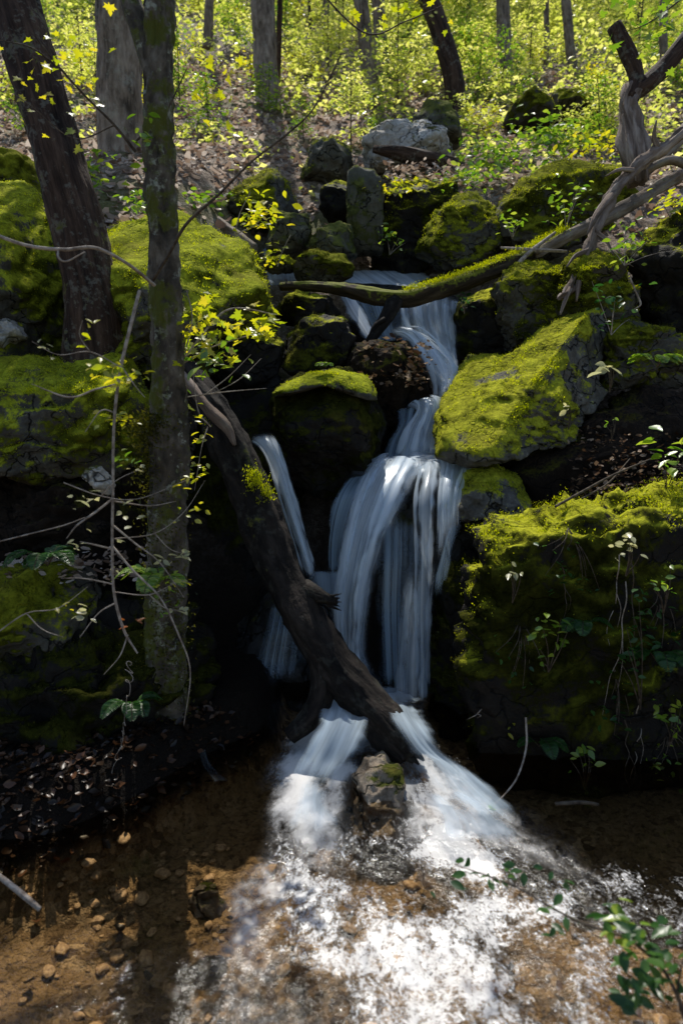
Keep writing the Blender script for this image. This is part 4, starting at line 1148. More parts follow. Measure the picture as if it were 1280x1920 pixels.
# leaning dark trunk on the left
tree('leaning_tree', pp((200, 790, 4.12), (180, 610, 4.15), (168, 520, 4.18), (140, 400, 4.25), (105, 270, 4.35), (65, 130, 4.5), (25, 0, 4.65), (-15, -120, 4.8)),
     [.25, .17, .145, .14, .135, .14, .145, .15], 'bark_dark', 'thick dark leaning trunk with furrowed bark at the left', seg=64, rough=.10, ridge=.012, limbs=5, spread=2.2, nleaf=364, ext=2.5, seed=1, freq=5)
# slender grey tree in front
gt, gb = tree('slender_tree', pp((318, 1480, 2.95), (312, 1330, 2.93), (312, 1180, 2.91), (314, 1000, 2.9), (318, 850, 2.9), (316, 700, 2.9), (310, 520, 2.93), (300, 320, 2.96), (296, 150, 3.0), (298, 0, 3.03), (302, -120, 3.06)),
              [.11, .095, .086, .082, .077, .064, .060, .057, .055, .057, .056], 'bark_grey', 'slender grey lichen-spotted tree standing in front of the mossy boulders', seg=56, rough=.17, ridge=.005, limbs=6, spread=1.8, nleaf=280, ext=2.0, seed=2, freq=6, lump=.015)
T = Tubes()
T.add(pp((296, 150, 3.0), (276, 90, 3.02), (255, 30, 3.05), (225, -60, 3.1)), [.05, .042, .04, .035], seg=20, rough=.1, ridge=.003)
T.build('fork', M['bark_grey'], gt, gb)
mp_ = spline(pp((318, 1400, 2.86), (312, 1100, 2.83), (285, 850, 2.86), (290, 780, 2.84)), 5200) + r_.normal(size=(5200, 3)) * np.array((.045, .03, .02))
moss_blades('moss', mp_, np.tile(np.array((-.3, -.8, .4)), (len(mp_), 1)), .016, M['fuzz_dark'], gt, gb, r_)
# straight grey trunk behind, left
CROWN_TREE = tree('tree', pp((228, 365, 7.4), (228, 330, 7.4), (226, 200, 7.45), (222, 60, 7.5), (218, -60, 7.55)), [.30, .235, .215, .205, .2], 'bark_far', 'straight thick grey trunk between the leaning trunk and the slender tree', seg=48, ridge=.008, limbs=6, spread=2.6, nleaf=364, ext=4, seed=3, freq=9)
gt, gb = CROWN_TREE
r_ = np.random.default_rng(71)
cc = np.array([(-2.3, 6.6, 6.9), (-2.05, 6.2, 6.8), (-2.7, 6.0, 6.5), (-2.2, 5.7, 6.5), (-3.0, 6.5, 7.0), (-2.5, 5.4, 6.6)])  # unseen limbs and leaf clumps added above the view to dapple the left bank
T = Tubes()
for q in cc:
    s0 = np.array((-2.55, 7.5, 6.2 + r_.uniform(-.3, .5)))
    T.add([s0, (s0 + q) / 2 + np.array((0, 0, .15)), q], [.05, .03, .01], seg=8, rings=12)
T.build('limb', M['bark_far'], gt, gb)
k = 200
c_ = cc[r_.integers(0, len(cc), k)] + r_.normal(size=(k, 3)) * np.array((.22, .26, .16))
d_, n_ = rnd_leaf_frame(k, r_)
leaf_mesh('foliage', c_, d_, n_, .13 * r_.uniform(.6, 1.3, k), OVAL, M['leaf_mid'], gt, gb)
tree('tree', pp((505, 225, 12), (502, 200, 12), (497, 100, 12.1), (490, -60, 12.2)), [.28, .21, .19, .18], 'bark_far', 'grey trunk on the slope above the olive boulder, a thin stem close beside it', limbs=5, spread=2.4, nleaf=252, ext=4, seed=4)
tree('tree', pp((516, 210, 12.6), (522, 100, 12.6), (526, -60, 12.6)), [.05, .045, .04], 'bark_dark', 'thin dark stem close beside the grey trunk above the olive boulder', seg=14, ext=3, seed=5)
tree('tree', pp((702, 228, 13), (690, 120, 13), (676, 0, 13), (668, -80, 13)), [.17, .13, .12, .11], 'bark_far', 'slim grey-brown trunk behind the pale whitish rock, left of its twin', limbs=4, spread=2, nleaf=196, ext=3, seed=6)
tree('tree', pp((722, 215, 14), (714, 100, 14), (706, -60, 14)), [.15, .12, .11], 'bark_far', 'slim trunk behind the pale whitish rock, right of its twin', limbs=4, spread=2, nleaf=196, ext=3, seed=7)
tree('tree', pp((862, 222, 11.5), (856, 190, 11.5), (846, 130, 11.5), (822, 50, 11.6), (795, -20, 11.7), (765, -90, 11.8)), [.22, .165, .15, .145, .14, .135], 'bark_dark', 'dark bent trunk leaning left behind the grey domed rock', limbs=5, spread=2.2, nleaf=252, ext=3, seed=8)
tree('tree', pp((948, 215, 14), (946, 120, 14), (942, 0, 14.2), (940, -80, 14.3)), [.18, .135, .12, .115], 'bark_far', 'straight slim trunk rising by the darker mossy hump', limbs=4, spread=2, nleaf=196, ext=3, seed=9)
tree('tree', pp((1022, 150, 16), (1024, 60, 16), (1022, -80, 16)), [.06, .055, .05], 'bark_far', 'thin pole of a tree between two slim trunks at the upper right', seg=14, ext=3, seed=10)
tree('tree', pp((1078, 190, 15), (1070, 110, 15), (1060, 0, 15), (1055, -80, 15)), [.12, .095, .09, .085], 'bark_far', 'slim pale trunk beyond the rounded mossy hump', limbs=4, spread=2, nleaf=196, ext=3, seed=11)
tree('tree', pp((1245, 130, 13), (1242, 60, 13), (1248, -80, 13)), [.07, .065, .06], 'bark_far', 'thin stem behind the dead tree limb at the upper right', seg=14, ext=3, seed=12)
tree('tree', pp((618, 140, 18), (612, 60, 18), (608, -80, 18)), [.11, .1, .09], 'bark_far', 'faint far trunk left of the twin slim trunks', seg=16, ext=3, seed=13, limbs=4, nleaf=168)
tree('tree', pp((390, 90, 15), (392, 30, 15), (396, -80, 15)), [.1, .09, .08], 'bark_far', 'faint far trunk above the leaf-strewn left slope', seg=16, ext=3, seed=14, limbs=4, nleaf=168)


# ------------------------------------------------------------------ background saplings and shrubs (copies of a few built plants)
def ground_at(x, y):
    return float(ground_full(np.array([x]), np.array([y]))[0])


def make_sapling(name, h, nb, nleaf, size, mat, seed, wide=.5, low=.15):
    r_ = np.random.default_rng(800 + seed)
    root = empty(name, (0, 0, 0))
    T = Tubes()
    lean = r_.normal(size=2) * .08 * h
    st = np.array([(0, 0, -.1), (lean[0] * .4, lean[1] * .4, h * .5), (lean[0], lean[1], h)])
    T.add(st, [.006 * h + .006, .004 * h + .004, .003], seg=7, rings=12)
    pos = []
    for i in range(nb):
        t = r_.uniform(low, 1)
        s = spline(st, 50)[int(t * 49)]
        a = r_.uniform(0, 6.28)
        L = wide * h * (1.05 - t * .6) * r_.uniform(.4, 1)
        e = s + np.array((math.cos(a) * L, math.sin(a) * L, L * r_.uniform(-.05, .5)))
        T.add([s, (s + e) / 2 + np.array((0, 0, .06 * L)), e], [.003 + .001 * h, .003, .001], seg=5, rings=6, cap=False)
        k = nleaf // nb
        tt = r_.uniform(.25, 1.05, k)[:, None]
        pos.append(s + (e - s) * tt + r_.normal(size=(k, 3)) * np.array((.10, .10, .035)) * (.5 + .25 * h))
    T.build('stem', M['twig_dark'], root)
    pos = np.concatenate(pos)
    d, n = rnd_leaf_frame(len(pos), r_, .15, .65)
    leaf_mesh('foliage', pos, d, n, size * r_.uniform(.6, 1.3, len(pos)), DIAM, M[mat], root)
    return root


sap = [make_sapling('sapling', 4.5, 34, 1300, .085, 'leaf_far', 1, .42, .1),
       make_sapling('sapling', 3.4, 26, 1000, .08, 'leaf_far', 2, .5, .1),
       make_sapling('sapling', 5.5, 40, 1500, .09, 'leaf_yellow', 3, .4, .15),
       make_sapling('sapling', 3.8, 30, 1000, .085, 'leaf_mid', 4, .45, .1)]
shr = [make_sapling('shrub', .9, 14, 420, .06, 'leaf_mid', 11, .6, .1),
       make_sapling('shrub', .7, 12, 340, .055, 'leaf_far', 12, .7, .1),
       make_sapling('shrub', 1.2, 16, 520, .06, 'leaf_far', 13, .55, .1),
       make_sapling('shrub', .6, 10, 260, .05, 'leaf_yellow', 14, .7, .1)]
first = {}


def scatter(protos_, n, yr, label, cat, group, smin, smax, avoid=None, xk=.56, seed=0):
    r = random.Random(seed)
    done = 0
    for i in range(n * 4):
        if done >= n: break
        y = yr[0] + (yr[1] - yr[0]) * r.random() ** .8
        x = r.uniform(-xk, xk) * y
        if avoid and avoid(x, y): continue
        p = protos_[done % len(protos_) if done < len(protos_) else r.randrange(len(protos_))]
        if p.name not in first:
            first[p.name] = 1
            o = p
        else:
            o = copy_tree(p)
        s = r.uniform(smin, smax)
        o.location = (x, y, ground_at(x, y) - .02)
        o.rotation_euler = (0, 0, r.uniform(0, 6.28))
        o.scale = (s, s, s * r.uniform(.85, 1.15))
        tag(o, label, cat, group)
        done += 1


scatter(sap, 200, (15, 36), 'slender sapling with sunlit yellow-green spring leaves among many on the far slope', 'sapling', 'saplings on the far wooded slope', .6, 1.15, lambda x, y: (y < 22 and x < -2.0) or (y < 19 and random.random() < .5), seed=1)
scatter(shr, 280, (8.2, 26), 'low leafy shrub among many on the sunlit leaf-strewn slope', 'shrub', 'shrubs on the leaf-strewn slope', .6, 1.25, lambda x, y: -1.2 < x < 2.0 and y < 9.2, seed=2)

# tall far trees
far = []
for i in range(4):
    r_ = np.random.default_rng(900 + i)
    root = empty('far_tree', (0, 0, 0))
    T = Tubes()
    ln = r_.normal(size=2) * .5
    T.add([(0, 0, -.3), (ln[0] * .3, ln[1] * .3, 4), (ln[0], ln[1], 11)], [.09, .07, .03], seg=10, rings=20, rough=.08)
    T.build('trunk', M['bark_far'], root)
    k = 2600
    c = np.stack([r_.normal(size=k) * 1.5 + ln[0] * .7, r_.normal(size=k) * 1.5 + ln[1] * .7, r_.uniform(2.0, 12, k)], 1)
    cl = fbm(c * .7 + i * 9, 2)
    c = c[cl > -.05]
    d, n = rnd_leaf_frame(len(c), r_)
    leaf_mesh('crown', c, d, n, .17 * r_.uniform(.6, 1.3, len(c)), DIAM, M['leaf_far' if i % 2 else 'leaf_yellow'], root)
    far.append(root)
scatter(far, 14, (32, 50), 'tall thin far tree in new yellow-green leaf on the crest of the slope', 'tree', 'tall far trees along the crest', .8, 1.3, seed=3)

r_ = np.random.default_rng(951)
k = 90
lx, ly = r_.uniform(-1.3, .9, k), r_.uniform(1.3, 2.3, k)
d, n = rnd_leaf_frame(k, r_, 0, .8)
tag(leaf_mesh('sunken_leaves', np.stack([lx, ly, ground_full(lx, ly) + .02], 1), d, n, .035 * r_.uniform(.6, 1.3, k), CURL, M['leaf_bank']), 'dark sodden leaves lying on the stream bed under the shallow water', 'leaf litter', kind='stuff')
k = 60000
wy = r_.uniform(32, 62, k); wx = r_.uniform(-.62, .62, k) * wy
wz_ = ground_z(wx, wy) + r_.uniform(0, 11, k)
cl = fbm(np.stack([wx * .35, wy * .35, wz_ * .35], 1), 3)
sel = cl > .0
wp = np.stack([wx, wy, wz_], 1)[sel]
d, n = rnd_leaf_frame(len(wp), r_)
k = 90000
uy = 7.2 + 27 * r_.random(k) ** .75; ux = r_.uniform(-.6, .6, k) * uy
hh = np.clip(fbm(np.stack([ux * .9, uy * .9, 0 * ux], 1), 3) + .12 + .12 * sstep(10, 17, uy) + .24 * sstep(-1.5, 2, ux) - .20 + .10 * sstep(12, 20, uy), 0, 1)
kk = r_.random(k) < hh * 2.2
ux, uy, hh = ux[kk], uy[kk], hh[kk]
up_ = np.stack([ux, uy, ground_full(ux, uy) + r_.uniform(.02, 1, len(ux)) * (.12 + 1.1 * hh * sstep(7, 14, uy))], 1)
d2, n2_ = rnd_leaf_frame(len(up_), r_)
tag(leaf_mesh('undergrowth', up_, d2, n2_, (.05 + .004 * uy) * r_.uniform(.6, 1.4, len(up_)), DIAM, M['leaf_far']), 'bright low green undergrowth covering the wooded slope', 'undergrowth', kind='stuff')
tag(leaf_mesh('far_woods', wp, d, n, .24 * r_.uniform(.6, 1.3, len(wp)), DIAM, M['leaf_haze']), 'haze-tinted mass of new yellow-green leaves closing the top of the slope', 'woods', kind='stuff')

# ------------------------------------------------------------------ leaf litter
def litter(name, n, fx, fy, label, size=.05, mat='leaf_dead', seed=0, filt=None, tm=None):
    r_ = np.random.default_rng(1200 + seed)
    x = r_.uniform(*fx, n); y = r_.uniform(*fy, n)
    if filt is not None:
        k = filt(x, y); x, y = x[k], y[k]
    z = ground_full(x, y) + .008
    d, nn = rnd_leaf_frame(len(x), r_, 0, .55)
    o = leaf_mesh(name, np.stack([x, y, z], 1), d, nn, size * r_.uniform(.5, 1.4, len(x)), tm or CURL, M[mat])
    return tag(o, label, 'leaf litter', kind='stuff')


litter('leaf_litter', 28000, (-7, 7), (5.3, 15), 'dry pale brown leaves carpeting the forest slope', .075, filt=lambda x, y: (abs(x) < .6 * y) & ((y > 6.3) | (x < -1.0)))
litter('leaf_litter', 2500, (-2.6, -1.2), (3.6, 5.6), 'dead leaves between the mossy boulders of the left bank', .06, seed=1)


def litter_on(label, name, n, uvbox, Y, size, mat, seed, spread=(.03, .06, .02)):
    """leaves lying on a ledge: points picked on a patch at its true distance"""
    r_ = np.random.default_rng(1300 + seed)
    u = r_.uniform(uvbox[0], uvbox[2], n); v = r_.uniform(uvbox[1], uvbox[3], n)
    t = (v - uvbox[1]) / (uvbox[3] - uvbox[1])
    p = np.array([at(a, b, Y[0] + (Y[1] - Y[0]) * c) for a, b, c in zip(u, v, t)]) + r_.normal(size=(n, 3)) * np.array(spread)
    d, nn = rnd_leaf_frame(n, r_, 0, .3)
    o = leaf_mesh(name, p, d, nn, size * r_.uniform(.4, 1.4, n), WAVY, M[mat])
    return tag(o, label, 'leaf litter', kind='stuff')


litter_on('brown leaves heaped in the recess on the right bank', 'leaf_litter', 700, (1080, 800, 1300, 930), (4.0, 3.55), .034, 'leaf_brown', 1)
litter_on('brown leaves caught below the branch of the crossing log', 'leaf_litter', 300, (690, 640, 800, 720), (4.5, 4.28), .045, 'leaf_brown', 2)
litter('leaf_litter', 3600, (-1.9, -.35), (1.9, 3.0), 'dark rusty dead leaves on the mud of the left water edge', .042, mat='leaf_bank', seed=7, tm=WAVY, filt=lambda x, y: (ground_z(x, y) > -.09))
litter_on('dead leaves on the shaded ledge of the left bank', 'leaf_litter', 220, (0, 1040, 260, 1085), (3.35, 3.1), .045, 'leaf_dead', 4)
litter_on('dead leaves scattered at the foot of the pale whitish rock', 'leaf_litter', 260, (720, 310, 880, 335), (7.3, 6.5), .06, 'leaf_dead', 5)


# ------------------------------------------------------------------ twigs and near plants
def twig(name, stems, leafspec, label, mat='twig', cat='twig', group=None):
    """stems: list of (pts, radii); leafspec: list of (positions array, size, template, material)"""
    T = Tubes()
    for p, r in stems:
        T.add(p, r, seg=7, rings=max(8, len(p) * 7), rough=.1, cap=False)
    base = np.array(stems[0][0][0])
    if not leafspec:
        return tag(T.build(name, M[mat], None, base), label, cat, group)
    root = empty(name, base, label, cat, group)
    T.build('stem', M[mat], root, base)
    r_ = np.random.default_rng(len(label) * 7 + 3)
    for pos, size, tm, lm in leafspec:
        pos = np.asarray(pos, float)
        d, n = rnd_leaf_frame(len(pos), r_, .25, .45)
        leaf_mesh('foliage', pos, d, n, size * r_.uniform(.65, 1.25, len(pos)), tm, M[lm], root, base)
    return root


def cluster(box, n, Y, seed=0, dy=.12):
    r_ = np.random.default_rng(seed + 40)
    u = r_.normal((box[0] + box[2]) / 2, (box[2] - box[0]) / 4, n); v = r_.normal((box[1] + box[3]) / 2, (box[3] - box[1]) / 4, n)
    return np.array([at(a, b, Y + r_.normal() * dy) for a, b in zip(u, v)])


# maple shoots by the slender tree
twig('maple_shoot', [(pp((330, 700, 2.95), (370, 640, 3.0), (430, 580, 3.05), (520, 590, 3.1)), [.006, .005, .004, .002]),
                     (pp((345, 680, 2.95), (400, 650, 3.0), (480, 625, 3.05)), [.004, .003, .002]),
                     (pp((340, 690, 2.95), (360, 600, 2.95), (350, 545, 2.95)), [.004, .003, .002])],
     [(cluster((335, 540, 440, 700), 100, 3.0, 1), .047, MAPLE, 'leaf_yellow'), (cluster((420, 560, 550, 650), 40, 3.08, 2), .055, MAPLE, 'leaf_yellow'),
      (cluster((340, 620, 470, 720), 40, 3.0, 3), .055, OVAL, 'leaf_mid')], 'maple shoot with yellow-green leaves beside the slender grey tree', cat='shoot')
twig('leafy_shoot', [(pp((395, 800, 3.35), (372, 770, 3.3), (362, 700, 3.3)), [.004, .003, .001]), (pp((390, 800, 3.35), (378, 840, 3.3), (365, 920, 3.3)), [.003, .002, .001])],
     [(cluster((350, 750, 395, 860), 14, 3.28, 4), .045, OVAL, 'leaf_yellow'), (cluster((345, 855, 395, 910), 26, 3.28, 5), .035, OVAL, 'leaf_yellow')], 'small leafy shoot growing on the upper end of the fallen forked log', cat='shoot')
# hanging vine on the left
VINE = pp((262, 545, 2.45), (248, 600, 2.42), (225, 700, 2.40), (214, 800, 2.38), (212, 930, 2.37), (211, 1020, 2.36), (214, 1110, 2.36), (232, 1180, 2.36), (258, 1225, 2.36))
twig('hanging_vine', [(VINE, [.006, .006, .006, .005, .005, .005, .005, .005, .003]),
                      (pp((212, 935, 2.37), (180, 960, 2.34), (145, 985, 2.3), (125, 1010, 2.3)), [.004, .004, .003, .001]),
                      (pp((212, 985, 2.37), (255, 1020, 2.36), (300, 1055, 2.36), (345, 1120, 2.36)), [.004, .003, .002, .001]),
                      (pp((212, 1025, 2.37), (250, 1070, 2.34), (300, 1120, 2.32), (335, 1190, 2.32), (357, 1260, 2.32), (345, 1360, 2.32)), [.004, .004, .003, .003, .002, .001]),
                      (pp((212, 1030, 2.37), (180, 1022, 2.34), (150, 1015, 2.3)), [.003, .003, .001]),
                      (pp((211, 1095, 2.36), (160, 1085, 2.34), (115, 1084, 2.3)), [.003, .002, .001]),
                      (pp((218, 1130, 2.36), (185, 1150, 2.34), (150, 1195, 2.3)), [.003, .002, .001]),
                      (pp((240, 1190, 2.36), (225, 1230, 2.34), (195, 1265, 2.3)), [.003, .002, .001]),
                      (pp((215, 940, 2.37), (280, 948, 2.38), (330, 940, 2.4)), [.003, .002, .001]),
                      (pp((222, 720, 2.4), (180, 730, 2.36), (130, 745, 2.32), (60, 720, 2.3)), [.004, .003, .003, .001]),
                      (pp((218, 775, 2.4), (190, 770, 2.36), (160, 810, 2.32)), [.003, .002, .001]),
                      (pp((230, 690, 2.4), (255, 725, 2.38), (272, 745, 2.38)), [.003, .002, .001]),
                      (pp((-20, 1020, 2.2), (60, 1000, 2.25), (120, 985, 2.3), (160, 970, 2.34)), [.002, .002, .002, .001])],
     [(cluster((170, 670, 280, 730), 60, 2.4, 6, .08), .034, OVAL, 'leaf_yellow'), (cluster((185, 770, 260, 800), 26, 2.4, 7, .06), .032, OVAL, 'leaf_yellow'),
      (cluster((215, 830, 260, 880), 8, 2.4, 8, .03), .034, OVAL, 'leaf_mid'), (cluster((130, 920, 190, 950), 9, 2.33, 9, .03), .036, OVAL, 'leaf_pale'),
      (cluster((120, 980, 165, 1050), 6, 2.3, 10, .02), .034, OVAL, 'leaf_pale'), (cluster((205, 920, 260, 1080), 12, 2.37, 11, .03), .036, OVAL, 'leaf_pale'),
      (cluster((130, 1135, 190, 1165), 9, 2.32, 12, .03), .034, OVAL, 'leaf_pale'), (cluster((290, 1030, 350, 1060), 8, 2.36, 13, .03), .036, OVAL, 'leaf_pale'),
      (cluster((225, 1150, 260, 1180), 4, 2.36, 14, .02), .04, OVAL, 'leaf_red'), (cluster((270, 1040, 340, 1180), 14, 2.38, 15, .05), .03, OVAL, 'leaf_mid')],
     'long thin hanging vine with small pale leaves in front of the left bank', cat='vine')
for i_, (lb, st, lf) in enumerate([
    ('fine bare twig crossing the foot of the hanging vine', [pp((120, 905, 2.3), (190, 930, 2.33), (260, 935, 2.36), (350, 900, 2.42)), pp((190, 930, 2.33), (220, 900, 2.33), (262, 880, 2.35))], [((330, 890, 360, 915), 5), ((240, 870, 275, 890), 5)]),
    ('fine leafy twig sweeping up across the slender tree', [pp((215, 1010, 2.38), (290, 1000, 2.40), (345, 960, 2.45), (385, 900, 2.5)), pp((290, 1000, 2.4), (320, 1030, 2.4), (355, 1040, 2.42))], [((330, 930, 390, 980), 8), ((330, 1025, 360, 1050), 5)]),
    ('fine leafy twig low in front of the damp rock bank', [pp((214, 1110, 2.36), (280, 1115, 2.36), (335, 1090, 2.38), (362, 1095, 2.4)), pp((280, 1115, 2.36), (310, 1140, 2.36), (345, 1145, 2.38))], [((300, 1085, 365, 1105), 8), ((320, 1135, 350, 1155), 5)]),
    ('fine forked twig near the left edge above the dark bank', [pp((-10, 1190, 2.1), (50, 1150, 2.15), (110, 1140, 2.2), (165, 1100, 2.25)), pp((50, 1150, 2.15), (80, 1180, 2.16), (120, 1195, 2.18))], [((90, 1130, 150, 1150), 5)]),
    ('fine leafy twig over the broad mossy boulder', [pp((228, 690, 2.4), (170, 660, 2.36), (110, 665, 2.32), (60, 640, 2.3)), pp((170, 660, 2.36), (150, 630, 2.34), (155, 600, 2.33))], [((140, 600, 180, 660), 7), ((60, 635, 110, 665), 5)]),
]):
    twig('fine_twig', [(p_, [.0022, .0018, .0012, .0006]) for p_ in st], [(cluster(b_, n_, 2.38 if b_[0] > 200 else 2.3, 200 + i_ * 5 + k_, .02), .03, OVAL, 'leaf_pale' if k_ else 'leaf_yellow') for k_, (b_, n_) in enumerate(lf)], lb)
# curled dangling tendril
a = np.linspace(0, 1, 90)
a = np.linspace(0, 1, 160)
cu = np.array([at(243 - 28 * t * t + (1.5 + 6 * max(0, math.sin(t * 8 + .6)) ** 2) * math.sin(t * 66 + 5 * math.sin(t * 9)), 1240 + 205 * t + 7 * math.cos(t * 62 + 3 * math.sin(t * 9)), 2.4 + .01 * math.cos(t * 60)) for t in a])
twig('tendril', [(cu, [.0014, .0012, .001, .0008])], [], 'dead curly tendril dangling in the dark below the hanging vine')
twig('bare_branch', [(pp((-20, 435, 2.5), (50, 460, 2.5), (120, 468, 2.52), (180, 465, 2.55), (240, 495, 2.62), (290, 535, 2.75)), [.006, .006, .006, .006, .006, .007]),
                     (pp((110, 467, 2.52), (110, 482, 2.5), (125, 490, 2.5), (160, 472, 2.5)), [.004, .004, .003, .002])], [], 'bare pale branch reaching in from the left edge to the slender tree', cat='branch')
twig('arching_twig', [(pp((284, 530, 2.8), (315, 480, 2.75), (350, 420, 2.7), (410, 365, 2.68), (470, 305, 2.66), (540, 250, 2.64), (590, 200, 2.62), (640, 100, 2.6)), [.007, .006, .006, .005, .004, .004, .003, .002])],
     [], 'long dark twig arching up to the right from the slender tree', mat='twig_dark', cat='twig')
twig('arching_twig', [(pp((255, 285, 2.95), (215, 235, 2.9), (165, 185, 2.85), (115, 130, 2.8), (60, 60, 2.75)), [.006, .005, .004, .004, .002]),
                      (pp((255, 265, 2.95), (310, 210, 2.95), (350, 130, 2.95)), [.005, .004, .002]),
                      (pp((115, 130, 2.8), (60, 90, 2.7), (0, 75, 2.65)), [.003, .003, .001]),
                      (pp((215, 235, 2.9), (140, 260, 2.85), (60, 200, 2.8), (20, 170, 2.8)), [.003, .002, .002, .001])],
     [(cluster((20, 0, 200, 260), 60, 2.85, 16, .15), .036, MAPLE, 'leaf_yellow'), (cluster((340, 60, 480, 260), 26, 2.9, 17, .15), .038, MAPLE, 'leaf_yellow'),
      (cluster((230, 200, 330, 340), 22, 2.85, 18, .1), .04, OVAL, 'leaf_mid')], 'thin dark twig with yellow leaves crossing behind the slender tree', mat='twig_dark', cat='twig')
twig('overhanging_twig', [(pp((560, -60, 3.6), (680, 60, 3.6), (760, 40, 3.6), (830, 10, 3.6)), [.004, .004, .003, .002])],
     [(cluster((600, -30, 840, 110), 30, 3.65, 19, .12), .045, MAPLE, 'leaf_yellow')], 'overhanging twig of yellow leaves at the top of the view near the bent trunk', mat='twig_dark')
twig('overhanging_twig', [(pp((1300, -20, 3.4), (1220, 40, 3.4), (1170, 60, 3.4)), [.004, .003, .001])], [(cluster((1120, -20, 1290, 110), 50, 3.5, 20, .2), .05, MAPLE, 'leaf_mid')],
     'overhanging twig of green leaves in front of the dead tree', mat='twig_dark')
twig('leafy_shoot', [(pp((440, 440, 5.4), (450, 400, 5.4), (470, 360, 5.4)), [.006, .004, .002]), (pp((440, 440, 5.4), (480, 420, 5.4), (510, 380, 5.4)), [.005, .003, .002])],
     [(cluster((440, 360, 530, 440), 90, 5.4, 21, .15), .07, OVAL, 'leaf_yellow')], 'yellow-green shoot on the bank in front of the rounded olive boulder', cat='shoot')
twig('leafy_shoot', [(pp((520, 500, 5.3), (530, 470, 5.3), (545, 440, 5.3)), [.004, .003, .002])], [(cluster((485, 455, 545, 500), 34, 5.3, 22, .1), .06, OVAL, 'leaf_yellow')], 'low yellow shoot beside the white glint of stream', cat='shoot')
twig('leafy_shoot', [(pp((260, 400, 5.2), (255, 375, 5.2), (250, 350, 5.2)), [.004, .003, .002])], [(cluster((225, 350, 285, 400), 50, 5.2, 23, .1), .06, OVAL, 'leaf_mid'), (cluster((340, 350, 420, 390), 50, 5.6, 24, .15), .06, OVAL, 'leaf_mid')], 'green herbs on top of the large sunlit mossy boulder', cat='plant')
twig('leafy_shoot', [(pp((165, 350, 5.0), (160, 320, 5.0), (155, 290, 5.0)), [.004, .003, .002])], [(cluster((135, 270, 200, 350), 80, 5.1, 25, .12), .06, OVAL, 'leaf_mid')], 'green herbs between the leaning trunk and the thick grey trunk', cat='plant')
# herbs on the right slope
for i, (bx, n, Y, lm, sz, lb) in enumerate([
    ((850, 250, 990, 330), 260, 7.0, 'leaf_mid', .07, 'bright green herbs right of the pale whitish rock'),
    ((960, 210, 1120, 300), 300, 7.3, 'leaf_mid', .075, 'dense green herbs above the long mossy ledge boulder'),
    ((830, 300, 930, 360), 150, 6.4, 'leaf_mid', .06, 'green herbs on top of the hunched mossy boulder'),
    ((1060, 240, 1180, 300), 120, 6.3, 'leaf_yellow', .06, 'yellow-green herbs left of the pale torn trunk'),
    ((690, 330, 790, 360), 60, 6.1, 'leaf_yellow', .055, 'small yellow herbs on the dark mossy rock bank'),
    ((700, 420, 760, 470), 26, 5.9, 'leaf_mid', .05, 'small green sprig on the face of the dark mossy rock bank'),
    ((1000, 330, 1120, 420), 70, 5.35, 'leaf_mid', .05, 'green sprigs hanging on the long mossy ledge boulder'),
    ((940, 390, 980, 440), 34, 5.3, 'leaf_mid', .055, 'leafy sprig in the dark gap beside the long mossy ledge boulder'),
    ((1120, 410, 1220, 490), 60, 4.35, 'leaf_mid', .05, 'green sprigs on the mossy boulder under the weathered limb'),
    ((1220, 350, 1290, 400), 40, 4.3, 'leaf_yellow', .05, 'yellow-green sprigs on the black boulder at the right edge'),
    ((1090, 510, 1200, 620), 40, 4.25, 'leaf_deep', .05, 'dim green sprigs on the shaded side of the right boulders'),
    ((850, 545, 890, 580), 24, 4.95, 'leaf_deep', .04, 'small dark sprig at the right corner of the upper fall'),
]):
    b = at((bx[0] + bx[2]) / 2, bx[3] + 8, Y)
    tips = cluster(bx, 5, Y, 60 + i, .1)
    twig('herb', [([b, (b + t) / 2 + np.array((0, 0, .01)), t], [.003, .002, .001]) for t in tips], [(cluster(bx, n, Y, 30 + i, .14), sz, OVAL, lm)], lb, cat='herb')
